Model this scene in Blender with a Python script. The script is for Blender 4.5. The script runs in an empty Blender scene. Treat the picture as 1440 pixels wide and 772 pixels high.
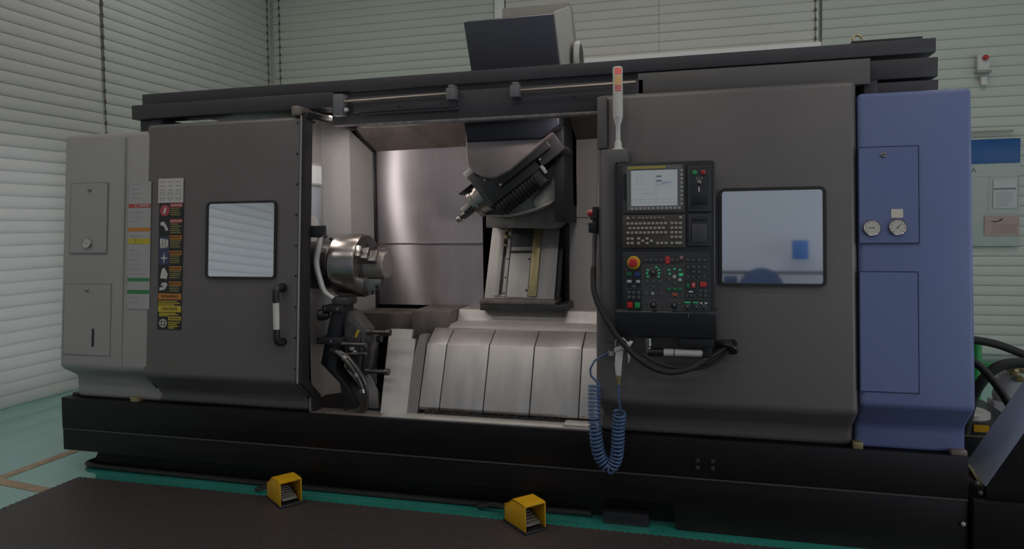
import bpy, bmesh, math, random
from mathutils import Vector, Matrix
random.seed(7)
C = bpy.context.collection
sc = bpy.context.scene

# ------------------------------------------------------------------ camera
def make_camera():
    yaw, pitch, roll = (math.radians(a) for a in (15.05, -2.07, -0.688))
    cy, sy, cp, sp, cr, sr = (math.cos(yaw), math.sin(yaw), math.cos(pitch), math.sin(pitch), math.cos(roll), math.sin(roll))
    w = Vector((-sy*cp, cy*cp, sp)); rt = Vector((cy, sy, 0)); up = rt.cross(w)
    r = rt*cr + up*sr; u = -rt*sr + up*cr
    cam = bpy.data.cameras.new('camera'); o = bpy.data.objects.new('camera', cam); C.objects.link(o)
    cam.sensor_width = 36; cam.lens = 989.6/1440*36; cam.shift_y = -34.6/1440
    cam.clip_end = 60
    m = Matrix((r, u, -w)).transposed().to_4x4(); m.translation = Vector((0, -3.811, 1.65))
    o.matrix_world = m
    sc.camera = o
make_camera()

# ------------------------------------------------------------------ world, lights, exposure
wd = bpy.data.worlds.new('world'); sc.world = wd; wd.use_nodes = True
wd.node_tree.nodes['Background'].inputs[0].default_value = (.75, .85, 1, 1)
wd.node_tree.nodes['Background'].inputs[1].default_value = .4

def area(name, loc, rot, sx, sy, power, col):
    l = bpy.data.lights.new(name, 'AREA'); l.shape = 'RECTANGLE'; l.size = sx; l.size_y = sy
    l.energy = power; l.color = col
    o = bpy.data.objects.new(name, l); C.objects.link(o); o.location = loc; o.rotation_euler = rot
    return o
# rows of ceiling luminaires of the hall
for y in (-4.6, -1.6, 2.6):
    for x in (-4.6, -1.0, 2.8):
        area('ceiling_lamp', (x, y, 5.9), (0, 0, 0), 1.5, .5, 62, (1, .935, .88))
# daylight through the tall windows of the wall behind the photographer
for x in (-3.8, .6, 4.6):
    area('window_or_fill_light', (x, -7.25, 2.5), (math.radians(90), 0, 0), 3.6, 3.0, 4.5, (.80, .89, 1))
# added fill lamps along the unseen right-hand wall, lifting the left wall
for y, p in ((-5.2, 240), (-1.4, 90), (2.6, 60)):
    area('window_or_fill_light', (6.9, y, 2.0), (0, math.radians(90), 0), 3.0, 3.4, p, (.86, .90, 1))
# daylight behind the translucent blinds of the left wall
for y in (-4.6, .2, 4.0):
    area('window_or_fill_light', (-6.5, y, 1.3), (0, math.radians(-90), 0), 2.3, 3.4 if y < 3 else 2.8, 62 if y < -3 else 105, (.92, .94, 1))
# the machine's own work lamp on the headstock wall
area('work_or_fill_lamp', (-2.436, .15, 1.99), (0, math.radians(-90), 0), .11, .10, 7.0, (1, .94, .88))
area('work_or_fill_lamp', (-1.60, .36, 2.375), (0, 0, 0), 1.5, .06, 8.0, (1, .92, .86))  # unseen strip added behind the fascia to brighten the work space
area('work_or_fill_lamp', (-.72, .19, 2.34), (math.radians(8), math.radians(28), 0),   .26, .04, 8.5, (1, .92, .86))  # second unseen lamp, added and angled to lift right panel and headstock wall

sc.view_settings.view_transform = 'Standard'; sc.view_settings.look = 'None'
sc.view_settings.gamma = 1; sc.view_settings.use_curve_mapping = False
sc.view_settings.exposure = -1.35
sc.cycles.max_bounces = 8; sc.cycles.use_denoising = True

# ------------------------------------------------------------------ materials
MATS = {}
def mat(name, col, rough=.5, metal=0, var=0, vscale=3, stretch=(1, 1, 1), bump=0, bscale=200, aniso=0, arot=0, spec=.5, emit=None, es=1, coat=0, rvar=0, col2=None, cior=1.5):
    if name in MATS: return MATS[name]
    m = bpy.data.materials.new(name); m.use_nodes = True; nt = m.node_tree; N = nt.nodes; L = nt.links
    b = N['Principled BSDF']
    b.inputs['Base Color'].default_value = (*col, 1); b.inputs['Roughness'].default_value = rough; b.inputs['Metallic'].default_value = metal
    b.inputs['Specular IOR Level'].default_value = spec
    b.inputs['Coat Weight'].default_value = coat; b.inputs['Coat Roughness'].default_value = .09; b.inputs['Coat IOR'].default_value = cior
    if emit: b.inputs['Emission Color'].default_value = (*emit, 1); b.inputs['Emission Strength'].default_value = es
    tc = N.new('ShaderNodeNewGeometry')
    mp = N.new('ShaderNodeMapping'); mp.inputs['Scale'].default_value = stretch; L.new(tc.outputs['Position'], mp.inputs['Vector'])
    if var or rvar:
        n = N.new('ShaderNodeTexNoise'); n.inputs['Scale'].default_value = vscale; n.inputs['Detail'].default_value = 5; n.inputs['Roughness'].default_value = .6
        L.new(mp.outputs[0], n.inputs['Vector'])
        if var:
            rp = N.new('ShaderNodeValToRGB'); rp.color_ramp.elements[0].position = .3; rp.color_ramp.elements[1].position = .7
            c2 = col2 or tuple(min(1, c*(1+var)) for c in col)
            rp.color_ramp.elements[0].color = (*[c*(1-var) for c in col], 1); rp.color_ramp.elements[1].color = (*c2, 1)
            L.new(n.outputs['Fac'], rp.inputs[0]); L.new(rp.outputs[0], b.inputs['Base Color'])
        if rvar:
            mr = N.new('ShaderNodeMapRange'); mr.inputs['From Min'].default_value = .3; mr.inputs['From Max'].default_value = .7
            mr.inputs['To Min'].default_value = max(.02, rough-rvar); mr.inputs['To Max'].default_value = rough+rvar
            L.new(n.outputs['Fac'], mr.inputs['Value']); L.new(mr.outputs[0], b.inputs['Roughness'])
    if bump:
        n2 = N.new('ShaderNodeTexNoise'); n2.inputs['Scale'].default_value = bscale; n2.inputs['Detail'].default_value = 2
        L.new(tc.outputs['Position'], n2.inputs['Vector'])
        bp = N.new('ShaderNodeBump'); bp.inputs['Strength'].default_value = bump; bp.inputs['Distance'].default_value = .002
        L.new(n2.outputs['Fac'], bp.inputs['Height']); L.new(bp.outputs[0], b.inputs['Normal'])
    if aniso:
        b.inputs['Anisotropic'].default_value = aniso; b.inputs['Anisotropic Rotation'].default_value = arot
        t = N.new('ShaderNodeTangent'); t.direction_type = 'RADIAL'; t.axis = 'Z'; L.new(t.outputs[0], b.inputs['Tangent'])
    MATS[name] = m; return m

COVER = mat('charcoal_paint', (.152, .136, .133), .42, .25, .05, 2.0, bump=.05, bscale=900, rvar=.04)
BEAM = mat('dark_violet_grey_paint', (.050, .044, .050), .5, .1, .06, 3)
BASE = mat('black_paint', (.0070, .0052, .0064), .5, 0, .1, 3, bump=.05, bscale=600, spec=.3)
CABINET = mat('light_grey_paint', (.34, .32, .31), .5, 0, .02, 2)
BLUE = mat('blue_paint', (.135, .170, .34), .45, 0, .03, 2)
GROOVE = mat('groove_dark', (.03, .03, .035), .7)
BLUEGROOVE = mat('groove_blue', (.02, .028, .08), .7)
STEEL = mat('brushed_stainless', (.44, .40, .43), .42, 1, .16, 5, (1, 1, .15), aniso=1.0, arot=.25, rvar=.05)
STEEL2 = mat('matt_stainless', (.52, .49, .47), .55, .55, .09, 7, (3, 1, .5), rvar=.06)
STEEL3 = mat('stained_steel', (.24, .20, .18), .55, .5, .22, 5, (2, 1, 1))
WHITEWALL = mat('oily_white_enamel', (.52, .48, .45), .38, 0, .12, 2.5, (1, 1, .6), rvar=.1)
CHROME = mat('turned_steel', (.40, .365, .345), .28, 1, .06, 30, aniso=.4)
DARKSTEEL = mat('dark_steel', (.12, .11, .105), .38, .8, .2, 12)
BLACK = mat('black_satin', (.016, .016, .019), .38)
BLACKP = mat('black_panel', (.024, .024, .028), .45)
GREYP = mat('grey_panel', (.060, .058, .062), .5)
RUBBER = mat('black_rubber', (.02, .018, .018), .6, bump=.2, bscale=300)
WHITEP = mat('white_plastic', (.62, .60, .57), .4)
RED = mat('red_plastic', (.50, .03, .03), .4)
GREEN = mat('green_plastic', (.03, .32, .08), .4)
YELLOW = mat('yellow_paint', (.66, .36, .01), .42, 0, .05, 8)
DECALY = mat('yellow_print', (.50, .38, .03), .5)
DECALO = mat('orange_print', (.50, .19, .03), .5)
DECALR = mat('red_print', (.42, .055, .045), .5)
DECALB = mat('black_print', (.02, .02, .02), .5)
DECALW = mat('white_print', (.54, .50, .47), .5)
DECALG = mat('green_print', (.03, .20, .07), .5)
GREYTXT = mat('grey_print', (.30, .29, .28), .5)
BRASS = mat('oily_brass', (.42, .34, .18), .4, .6, .2, 20)
ROD = mat('bronzed_rod', (.50, .42, .36), .3, .9)
PANE = mat('mirrored_safety_glass', (.88, .89, .93), .035, 1)
HOSEB = mat('blue_hose', (.07, .13, .26), .4)
TEXTW = MATS.get('x') or mat('pale_print', (.75, .75, .73), .5)

# ------------------------------------------------------------------ mesh builder
class MB:
    def __init__(s): s.bm = bmesh.new()
    def _merge(s, b):
        me = bpy.data.meshes.new('t'); b.to_mesh(me); b.free(); s.bm.from_mesh(me); bpy.data.meshes.remove(me); return s
    def poly(s, vs, fs, bev=0, seg=2, ang=20):
        b = bmesh.new(); v = [b.verts.new(p) for p in vs]
        for f in fs: b.faces.new([v[i] for i in f])
        bmesh.ops.recalc_face_normals(b, faces=b.faces)
        if bev:
            ed = [e for e in b.edges if len(e.link_faces) == 2 and e.calc_face_angle() > math.radians(ang)]
            bmesh.ops.bevel(b, geom=ed, offset=bev, segments=seg, profile=.5, affect='EDGES', clamp_overlap=True)
        return s._merge(b)
    def box(s, x0, x1, y0, y1, z0, z1, bev=0, seg=2):
        return s.poly([(x0,y0,z0),(x1,y0,z0),(x1,y1,z0),(x0,y1,z0),(x0,y0,z1),(x1,y0,z1),(x1,y1,z1),(x0,y1,z1)],
                      [(0,3,2,1),(4,5,6,7),(0,1,5,4),(1,2,6,5),(2,3,7,6),(3,0,4,7)], bev, seg)
    def hexa(s, p, bev=0, seg=2):   # p: 4 front corners (ccw) + 4 back corners
        return s.poly(p, [(0,1,2,3),(7,6,5,4),(0,4,5,1),(1,5,6,2),(2,6,7,3),(3,7,4,0)], bev, seg)
    def prism(s, pts, ax, a0, a1, bev=0, seg=2, ang=20):
        mk = {'x': lambda p, a: (a, p[0], p[1]), 'y': lambda p, a: (p[0], a, p[1]), 'z': lambda p, a: (p[0], p[1], a)}[ax]
        n = len(pts); vs = [mk(p, a0) for p in pts] + [mk(p, a1) for p in pts]
        fs = [tuple(range(n)), tuple(range(2*n-1, n-1, -1))] + [(i, (i+1) % n, n+(i+1) % n, n+i) for i in range(n)]
        return s.poly(vs, fs, bev, seg, ang)
    def lathe(s, prof, p0, d, n=28):   # prof: (t along d, r)
        d = Vector(d).normalized(); a = d.orthogonal().normalized(); b_ = d.cross(a); p0 = Vector(p0)
        vs = []; fs = []
        for t, r in prof:
            for k in range(n):
                an = 2*math.pi*k/n; vs.append(p0 + d*t + (a*math.cos(an) + b_*math.sin(an))*max(r, 1e-5))
        for i in range(len(prof)-1):
            for k in range(n):
                fs.append((i*n+k, i*n+(k+1) % n, (i+1)*n+(k+1) % n, (i+1)*n+k))
        fs.append(tuple(range(n))); fs.append(tuple(range(len(vs)-1, len(vs)-1-n, -1)))
        return s.poly(vs, fs)
    def cyl(s, p0, p1, r0, r1=None, n=24):
        p0 = Vector(p0); p1 = Vector(p1); r1 = r0 if r1 is None else r1
        return s.lathe([(0, r0), ((p1-p0).length, r1)], p0, p1-p0, n)
    def ball(s, c, r, n=16):
        return s.lathe([(-r*math.cos(math.pi*i/8), r*math.sin(math.pi*i/8)) for i in range(9)], c, (0, 0, 1), n)
    def tube(s, path, r, n=8, smooth=0):
        P = [Vector(p) for p in path]
        if smooth: P = catmull(P, smooth)
        vs = []; fs = []; t0 = None; a = None
        for i, p in enumerate(P):
            t = (P[min(i+1, len(P)-1)] - P[max(i-1, 0)]).normalized()
            if a is None: a = t.orthogonal().normalized()
            else: a = (a - t*a.dot(t)).normalized()
            b_ = t.cross(a)
            rr = r[i*len(r)//len(P)] if isinstance(r, (list, tuple)) else r
            for k in range(n):
                an = 2*math.pi*k/n; vs.append(p + (a*math.cos(an) + b_*math.sin(an))*rr)
        for i in range(len(P)-1):
            for k in range(n): fs.append((i*n+k, i*n+(k+1) % n, (i+1)*n+(k+1) % n, (i+1)*n+k))
        fs.append(tuple(range(n))); fs.append(tuple(range(len(vs)-1, len(vs)-1-n, -1)))
        return s.poly(vs, fs)
    def rrect(s, x0, x1, z0, z1, y0, y1, rad, bev=0, k=5):
        return s.prism(rr_pts(x0, x1, z0, z1, rad, k), 'y', y0, y1, bev, 2, 40)
    def frame(s, x0, x1, z0, z1, wd_, rad, y0, y1):
        o = rr_pts(x0, x1, z0, z1, rad, 5); i = rr_pts(x0+wd_, x1-wd_, z0+wd_, z1-wd_, max(rad-wd_, .002), 5); n = len(o)
        vs = [(p[0], y0, p[1]) for p in o] + [(p[0], y0, p[1]) for p in i] + [(p[0], y1, p[1]) for p in o] + [(p[0], y1, p[1]) for p in i]
        fs = []
        for k in range(n):
            j = (k+1) % n
            fs += [(k, j, n+j, n+k), (2*n+k, 3*n+k, 3*n+j, 2*n+j), (k, 2*n+k, 2*n+j, j), (n+k, n+j, 3*n+j, 3*n+k)]
        return s.poly(vs, fs)
    def text(s, body, x, z, size, y, align='CENTER', depth=.0008):
        cu = bpy.data.curves.new('t', 'FONT'); cu.body = body; cu.size = size; cu.align_x = align; cu.align_y = 'CENTER'; cu.extrude = depth; cu.resolution_u = 2
        ob = bpy.data.objects.new('t', cu); C.objects.link(ob)
        dg = bpy.context.evaluated_depsgraph_get(); me = bpy.data.meshes.new_from_object(ob.evaluated_get(dg))
        me.transform(Matrix(((1,0,0,x),(0,0,-1,y),(0,1,0,z),(0,0,0,1))))
        s.bm.from_mesh(me); bpy.data.meshes.remove(me); bpy.data.objects.remove(ob); bpy.data.curves.remove(cu)
        return s
    def tilt(s):
        for v in s.bm.verts: v.co.y += cov_y(v.co.z)
        return s
    def xf(s, M):
        s.bm.transform(M); return s

def rr_pts(x0, x1, z0, z1, rad, k=5):
    pts = []
    for cx, cz, a0 in ((x1-rad, z1-rad, 0), (x0+rad, z1-rad, 90), (x0+rad, z0+rad, 180), (x1-rad, z0+rad, 270)):
        for i in range(k+1):
            a = math.radians(a0 + 90*i/k); pts.append((cx+rad*math.cos(a), cz+rad*math.sin(a)))
    return pts
def catmull(P, k):
    out = []; n = len(P)
    for i in range(n-1):
        p0, p1, p2, p3 = P[max(i-1, 0)], P[i], P[i+1], P[min(i+2, n-1)]
        for j in range(k):
            t = j/k
            out.append(.5*((2*p1) + (p2-p0)*t + (2*p0-5*p1+4*p2-p3)*t*t + (3*p1-p0-3*p2+p3)*t**3))
    out.append(P[-1]); return out
def cov_y(z):      # the front covers lean outward towards their lower crease
    return -.1 + (z-.72)/1.58*.1

W = {}
def finish(mb, name, m, sharp=32):
    me = bpy.data.meshes.new(name)
    mb.bm.normal_update(); mb.bm.to_mesh(me); mb.bm.free()
    me.materials.append(m)
    for p in me.polygons: p.use_smooth = True
    me.set_sharp_from_angle(angle=math.radians(sharp))
    return me
def part(name, mb, m, parent=None, label=None, kind=None, sharp=32):
    vs = [v.co for v in mb.bm.verts]
    c = Vector([(min(v[i] for v in vs)+max(v[i] for v in vs))/2 for i in range(3)])
    if parent is None: c.z = min(v.z for v in vs)
    for v in mb.bm.verts: v.co -= c
    o = bpy.data.objects.new(name, finish(mb, name, m, sharp)); C.objects.link(o)
    W[o.name] = c
    if parent is not None: o.parent = parent; o.location = c - W[parent.name]
    else: o.location = c
    if label: o['label'] = label
    if kind: o['kind'] = kind
    return o
def thing(name, label, cat, loc, group=None):
    o = bpy.data.objects.new(name, None); C.objects.link(o); o.location = loc; W[o.name] = Vector(loc); o.empty_display_size = .1
    o['label'] = label; o['category'] = cat
    if group: o['group'] = group
    return o
def tag(o, label, cat, group=None):
    o['label'] = label; o['category'] = cat
    if group: o['group'] = group
    return o
def struct(name, mb, m): return part(name, mb, m, None, None, 'structure')
def dup(root, loc, rotz, label):
    r = root.copy(); C.objects.link(r); r.location = loc; r.rotation_euler = (0, 0, rotz); r['label'] = label
    for ch in list(root.children):
        c = ch.copy(); C.objects.link(c); c.parent = r
        for g in ch.children:
            d = g.copy(); C.objects.link(d); d.parent = c
    return r

# ------------------------------------------------------------------ the hall
XL, YB = -6.25, 5.62
FLOOR = mat('teal_epoxy', (.035, .33, .26), .16, 0, .12, 1.2, bump=.25, bscale=6, rvar=.05, spec=.9, coat=1, cior=3.0)
WALLP = mat('wall_white', (.55, .56, .53), .7, 0, .02, 2)
struct('floor', MB().box(XL-.45, 7, -7.4, YB+.1, -.1, 0), FLOOR)
struct('wall_left', MB().box(XL-.6, XL-.45, -7.4, YB+.2, 0, 6.2), WALLP)
struct('wall_back', MB().box(XL-.6, 7, YB+.035, YB+.2, 0, 6.2), WALLP)
struct('wall_right', MB().box(7, 7.15, -7.4, YB+.2, 0, 6.2), WALLP)
wf = MB().box(XL-.6, 7, -7.55, -7.4, 0, 6.2)
struct('wall_front', wf, mat('wall_blue_grey', (.36, .39, .46), .7))
struct('trim_3', MB().box(-6.2, 6.9, -7.24, -7.2, 1.78, 1.83), mat('rail_blue_grey', (.10, .11, .14), .6))
struct('ceiling', MB().box(XL-.6, 7.15, -7.55, YB+.2, 6.2, 6.3), WALLP)
struct('trim_1', MB().box(-2.735, -2.60, YB-.05, YB+.034, 0, 6.2, .006), mat('pillar_white', (.74, .74, .70), .6))
struct('trim_2', MB().box(-2.58, 1.42, YB-.10, YB+.03, 3.72, 3.83, .006), mat('sill_white', (.82, .81, .78), .5))

PITCH = .116
def slat_mesh(length, m):
    prof = [(.004, .0), (-.012, .0005), (-.0165, .006), (-.0200, .022), (-.0210, .046), (-.0195, .074), (-.0155, .098), (-.0115, PITCH-.002), (.004, PITCH)]
    return finish(MB().prism(prof, 'x', -length/2, length/2), 'slat', m, 50)
def blind(label, axis, a0, a1, col, z0=.05, z1=5.6, cords=()):
    if axis == 'y': z0 = .0005
    m = mat('slat_%d_%d' % (round(a0*100), round(a1*100)), col, .55, 0, .02, 1.5)  # base tint takes in the colour cast of the light on each blind
    nt = m.node_tree
    if axis == 'y' and not nt.nodes.get('thin'):
        t_ = nt.nodes.new('ShaderNodeBsdfTranslucent'); t_.name = 'thin'; t_.inputs[0].default_value = (.84, .84, .83, 1)
        mx = nt.nodes.new('ShaderNodeMixShader'); mx.inputs[0].default_value = .3
        nt.links.new(nt.nodes['Principled BSDF'].outputs[0], mx.inputs[1]); nt.links.new(t_.outputs[0], mx.inputs[2])
        nt.links.new(mx.outputs[0], nt.nodes['Material Output'].inputs[0])
    me = slat_mesh(a1-a0, m); mid = (a0+a1)/2
    loc = (XL, mid, z0) if axis == 'y' else (mid, YB, z0)
    rz = math.pi/2 if axis == 'y' else 0
    t = thing('slat_blind', label, 'blind', loc); t.rotation_euler = (0, 0, rz)
    n = int((z1-z0)/PITCH)
    for i in range(n):
        o = bpy.data.objects.new('slat', me); C.objects.link(o); o.parent = t; o.location = (0, 0, i*PITCH)
    L = a1-a0
    for c in cords:     # ladder cord; dark wedges paint the joint shadow and cord holes per slat
        x = c-mid if axis == 'x' else c-mid
        mb = MB().box(x-.003, x+.003, -.034, -.026, 0, n*PITCH)
        for i in range(n): mb.poly([(x-.014,-.036,i*PITCH-.004),(x+.012,-.036,i*PITCH-.004),(x+.014,-.034,i*PITCH+.034),(x-.004,-.034,i*PITCH+.034),
                                    (x-.014,-.02,i*PITCH-.004),(x+.012,-.02,i*PITCH-.004),(x+.014,-.02,i*PITCH+.034),(x-.004,-.02,i*PITCH+.034)],
                                   [(0,1,2,3),(7,6,5,4),(0,4,5,1),(1,5,6,2),(2,6,7,3),(3,7,4,0)])
        o = part('ladder_cord', mb, mat('cord_dark', (.10, .08, .07), .7)); o.parent = t; o['kind'] = 'stuff'
        o.location = tuple(W[o.name])
    return t
blind('white slat blind of the left wall seen mirrored in the sliding door window', 'y', -7.2, -2.02, (.63, .64, .65))
blind('white slat blind at the left edge, left of the dark ladder cord', 'y', -1.98, 2.43, (.625, .62, .61), cords=())
blind('white slat blind on left wall between dark ladder cord and room corner', 'y', 2.47, 5.56, (.60, .62, .585), cords=(2.455, 5.47))
blind('green-lit white slat blind on back wall between room corner and white pillar', 'x', -6.2, -2.75, (.50, .545, .475), cords=(-6.10,))
blind('warm-lit white slat blind behind the box on the machine roof, right of white pillar', 'x', -2.58, -.522, (.60, .585, .53))
blind('warm-lit white slat blind on back wall behind the signal lamp, above white sill', 'x', -.518, 1.40, (.60, .59, .535), cords=(1.36,))
blind('pale slat blind at right edge behind notice board and alarm button', 'x', 1.44, 6.9, (.52, .545, .49))

# floor marking, rubber mat
TAPE = mat('worn_orange_tape', (.36, .25, .16), .5, 0, .25, 14)
tp = MB().prism([(-4.56, 1.0), (-4.48, 1.0), (-4.48, -.23), (-3.95, -.30), (-3.95, -.38), (-4.56, -.30)], 'z', .0005, .003)
tag(part('floor_tape', tp, TAPE), 'faded orange marking tape in an L on the teal floor left of the machine', 'floor tape')
MAT = mat('brown_black_rubber', (.052, .042, .040), .5, 0, .5, 110, bump=.9, bscale=140)
def mat_outline():
    pts = [(3.2, -3.4), (-3.985, -3.4)]
    y = -3.4
    while y < -.13: pts += [(-3.985, y), (-3.997, y+.012), (-3.985, y+.024)]; y += .04
    x = -3.985; pts.append((x, -.115))
    while x < 3.17: pts += [(x, -.115), (x+.012, -.100), (x+.026, -.115)]; x += .04
    pts.append((3.2, -.115)); return pts
o = part('rubber_mat', MB().prism(mat_outline(), 'z', .0008, .013), MAT)
tag(o, 'dark rubber floor mat with toothed edge in front of the machine', 'mat')

# ------------------------------------------------------------------ the machine
M = thing('machining_center', 'long dark grey machining center with open work space, black base and blue right end', 'machine', (-1.5, .9, 0))
# base
part('base_panel', MB().box(-4.235, 1.247, 0, 1.9, .293, .505, .006), BASE, M)
lo = MB().prism([(-4.235, .142), (-.15, .142), (-.135, .0), (1.247, .0), (1.247, .287), (-4.235, .287)], 'y', .006, 1.9, .003)
part('base_skirt', lo, BASE, M)
part('seam_strip', MB().box(-4.23, 1.245, -.001, .02, .2865, .2935), mat('seam_grey', (.10, .10, .10), .4, .3), M)
part('plinth', MB().prism([(-4.10, .0), (-.13, 0), (-.13, .143), (-4.02, .143)], 'y', .10, 1.8), BASE, M)
part('leveling_foot', MB().box(-.525, -.278, -.0, .1, .001, .066, .004), BLACK, M)
for x, z in ((-.022, .387), (-.021, .349), (.056, .389), (.056, .351)):
    part('bolt', MB().lathe([(0, .013), (.006, .013), (.010, .009), (.011, .002)], (x, .0, z), (0, -1, 0), 14), BLACKP, M)
part('bolt', MB().lathe([(0, .010), (.006, .010), (.008, .004)], (1.225, .0, .173), (0, -1, 0), 12), STEEL2, M)
part('base_lug', MB().box(1.17, 1.24, .0, .10, .505, .53, .003), STEEL3, M)
part('base_lug', MB().box(.735, .78, -.0, .05, .505, .54, .003), BRASS, M)
part('base_lug', MB().box(-3.66, -3.60, .0, .05, .505, .535, .003), BRASS, M)
part('base_lug', MB().box(-4.19, -4.13, .05, .12, .505, .528, .003), BLACK, M)

# covers -------------------------------------------------
def cover(x0, x1, zt, zc, yt, m, name, bev=.03, zs=.60, lean=None):
    y1 = cov_y(zt)+.01; y0 = cov_y(zc)
    pr = [(.035, .505), (.035, zs), (y0, zc), (y1, zt), (yt, zt), (yt, .505)]
    return part(name, MB().prism(pr, 'x', x0, x1, bev, 4), m, M, sharp=40)
cab = cover(-4.14, -3.40, 2.288, .735, .75, CABINET, 'left_cabinet', .035, .655)
front = cover(-.545, .742, 2.343, .703, .095, COVER, 'front_cover', .035, .60)
bl = cover(.748, 1.243, 2.275, .752, .75, BLUE, 'right_cabinet', .022, .63)
# sliding door: a bent sheet with thickness
def bent(x0, x1, t0, t1, m, name, parent, zt=2.325, zc=.712, bev=0, off=0):
    a = [(.035, .507), (.035, .595), (cov_y(zc), zc), (cov_y(zt)+.01, zt)]
    f = [(y+t0, z) for y, z in a]; b = [(y+t1, z) for y, z in a][::-1]
    return part(name, MB().prism(f+b, 'x', x0, x1, bev, 5), m, parent, sharp=40)
door = bent(-3.475, -2.345, 0, .075, COVER, 'sliding_door', M, bev=.028)
bent(-2.345, -2.334, -.004, .08, mat('bright_edge_steel', (.55, .52, .50), .3, .9), 'door_edge_strip', door)
bent(-2.334, -2.312, .004, .08, RUBBER, 'rubber_seal', door)
for k in range(9):
    z = .80+k*.185; part('rivet', MB().lathe([(0, .007), (.004, .006)], (-2.362, cov_y(z)+.002, z), (0, -1, 0), 10), BLACK, door)
# door rail arm folding back into the machine
ra = MB().box(-2.40, -2.345, -.01, .06, 2.325, 2.385, .012).tube([(-2.355, .04, 2.365), (-2.33, .50, 2.352)], .018, 10)
part('door_top_roller', ra, STEEL3, door)
part('door_top_bar', MB().hexa([(-2.34, .02, 2.31), (-2.30, .02, 2.31), (-2.30, .02, 2.35), (-2.34, .02, 2.35), (-2.31, .55, 2.30), (-2.25, .55, 2.30), (-2.25, .55, 2.34), (-2.31, .55, 2.34)], .006), BLACK, door)

def window(x0, x1, z0, z1, parent, fw=.014, pane_col=PANE, rad=.03):
    part('window_gasket', MB().frame(x0, x1, z0, z1, fw, rad, -.010, .003).tilt(), RUBBER, parent)
    part('window_pane', MB().rrect(x0+fw*.9, x1-fw*.9, z0+fw*.9, z1-fw*.9, -.004, .003, rad*.7).tilt(), pane_col, parent, label='mirrored window pane')
window(-2.995, -2.495, 1.335, 1.815, door)
window(.088, .598, 1.322, 1.822, front, .016)

hx = -2.455; y = cov_y(1.12)-.055
b = MB().tube([(hx+.012, y+.06, 1.285), (hx+.008, y+.02, 1.285), (hx, y, 1.265), (hx, y, 1.20)], .021, 12, 3)
b2 = MB().tube([(hx, y, 1.04), (hx, y, .975), (hx+.008, y+.02, .955), (hx+.012, y+.06, .955)], .021, 12, 3)
b.cyl((hx+.012, y+.045, 1.285), (hx+.012, y+.062, 1.285), .028); b2.cyl((hx+.012, y+.045, .955), (hx+.012, y+.062, .955), .028)
part('handle_end', b, BLACK, door); part('handle_end', b2, BLACK, door)
part('handle_sleeve', MB().cyl((hx, y, 1.025), (hx, y, 1.215), .0185), WHITEP, door, label='white grip sleeve of the door handle')

# left cabinet details ----------------------------------------------------
def panel_outline(x0, x1, z0, z1, parent, gm, m, name='access_panel', w=.005):
    part('panel_gap', MB().frame(x0-w, x1+w, z0-w, z1+w, w+.001, .004, -.0018, .004).tilt(), gm, parent)
    return part(name, MB().rrect(x0, x1, z0, z1, -.0028, .004, .006).tilt(), m, parent)
def lock(x, z, parent):
    part('lock', MB().lathe([(-.003, .013), (.006, .013), (.009, .010), (.010, .002)], (x, -.002, z), (0, -1, 0), 16).tilt(), CHROME, parent)
    part('lock_slot', MB().box(x-.008, x+.008, -.0135, -.011, z-.0025, z+.0025).tilt(), BLACK, parent)
CABGAP = mat('gap_grey', (.20, .19, .18), .7)
panel_outline(-4.056, -3.765, 1.497, 1.955, cab, CABGAP, CABINET)
panel_outline(-4.096, -3.722, .828, 1.289, cab, CABGAP, CABINET)
part('seam', MB().box(-3.626, -3.622, -.001, .004, .76, 2.25).tilt(), CABGAP, cab)
for x, z in ((-3.903, 1.912), (-3.910, 1.251)): lock(x, z, cab)
part('level_slot', MB().rrect(-3.866, -3.846, .88, 1.0, -.004, .002, .004).tilt(), BLACK, cab)
def gauge(x, z, r, parent, ang):
    part('gauge_rim', MB().lathe([(-.004, r), (.014, r), (.018, r*.93), (.016, r*.86)], (x, 0, z), (0, -1, 0), 28).tilt(), CHROME, parent)
    part('gauge_dial', MB().lathe([(0, r*.87), (.0166, r*.87)], (x, 0, z), (0, -1, 0), 28).tilt(), DECALW, parent)
    mb = MB(); a = math.radians(ang); dx, dz = math.cos(a)*r*.6, math.sin(a)*r*.6; nx, nz = -math.sin(a)*r*.05, math.cos(a)*r*.05
    mb.prism([(x-dx*.4-nx, z-dz*.4-nz), (x+dx, z+dz), (x-dx*.4+nx, z-dz*.4+nz)], 'y', -.0182, -.0164)
    for k in range(9):
        t = math.radians(225-k*33.75); mb.cyl((x+math.cos(t)*r*.72, -.0164, z+math.sin(t)*r*.72), (x+math.cos(t)*r*.72, -.0178, z+math.sin(t)*r*.72), r*.05, n=6)
    part('gauge_needle', mb.tilt(), DECALB, parent)
gauge(-3.909, 1.562, .034, cab, 130)
# sheet of notices partly hidden behind the door
part('notice_sheet', MB().box(-3.592, -3.42, -.0015, .003, 1.135, 1.955).tilt(), mat('sheet_grey', (.38, .37, .36), .5), cab, label='pale notice sheet with coloured bars')
for z0, z1, m_ in ((1.787, 1.812, DECALR), (1.635, 1.658, DECALO), (1.553, 1.588, DECALY), (1.313, 1.334, DECALG), (1.233, 1.257, DECALG)):
    part('notice_bar', MB().box(-3.590, -3.42, -.0025, -.001, z0, z1).tilt(), m_, cab)
tx = MB()
for i in range(26):
    z = 1.94-i*.0305
    if all(abs(z-q) > .028 for q in (1.80, 1.646, 1.57, 1.323, 1.245)): tx.box(-3.575, -3.575+random.uniform(.06, .11), -.0022, -.001, z-.003, z+.003)
part('notice_print', tx.tilt(), GREYTXT, cab, kind='stuff')
mb = MB().text('!', -3.53, 1.572, .035, -.003).tilt(); part('notice_mark', mb, DECALB, cab)
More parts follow.
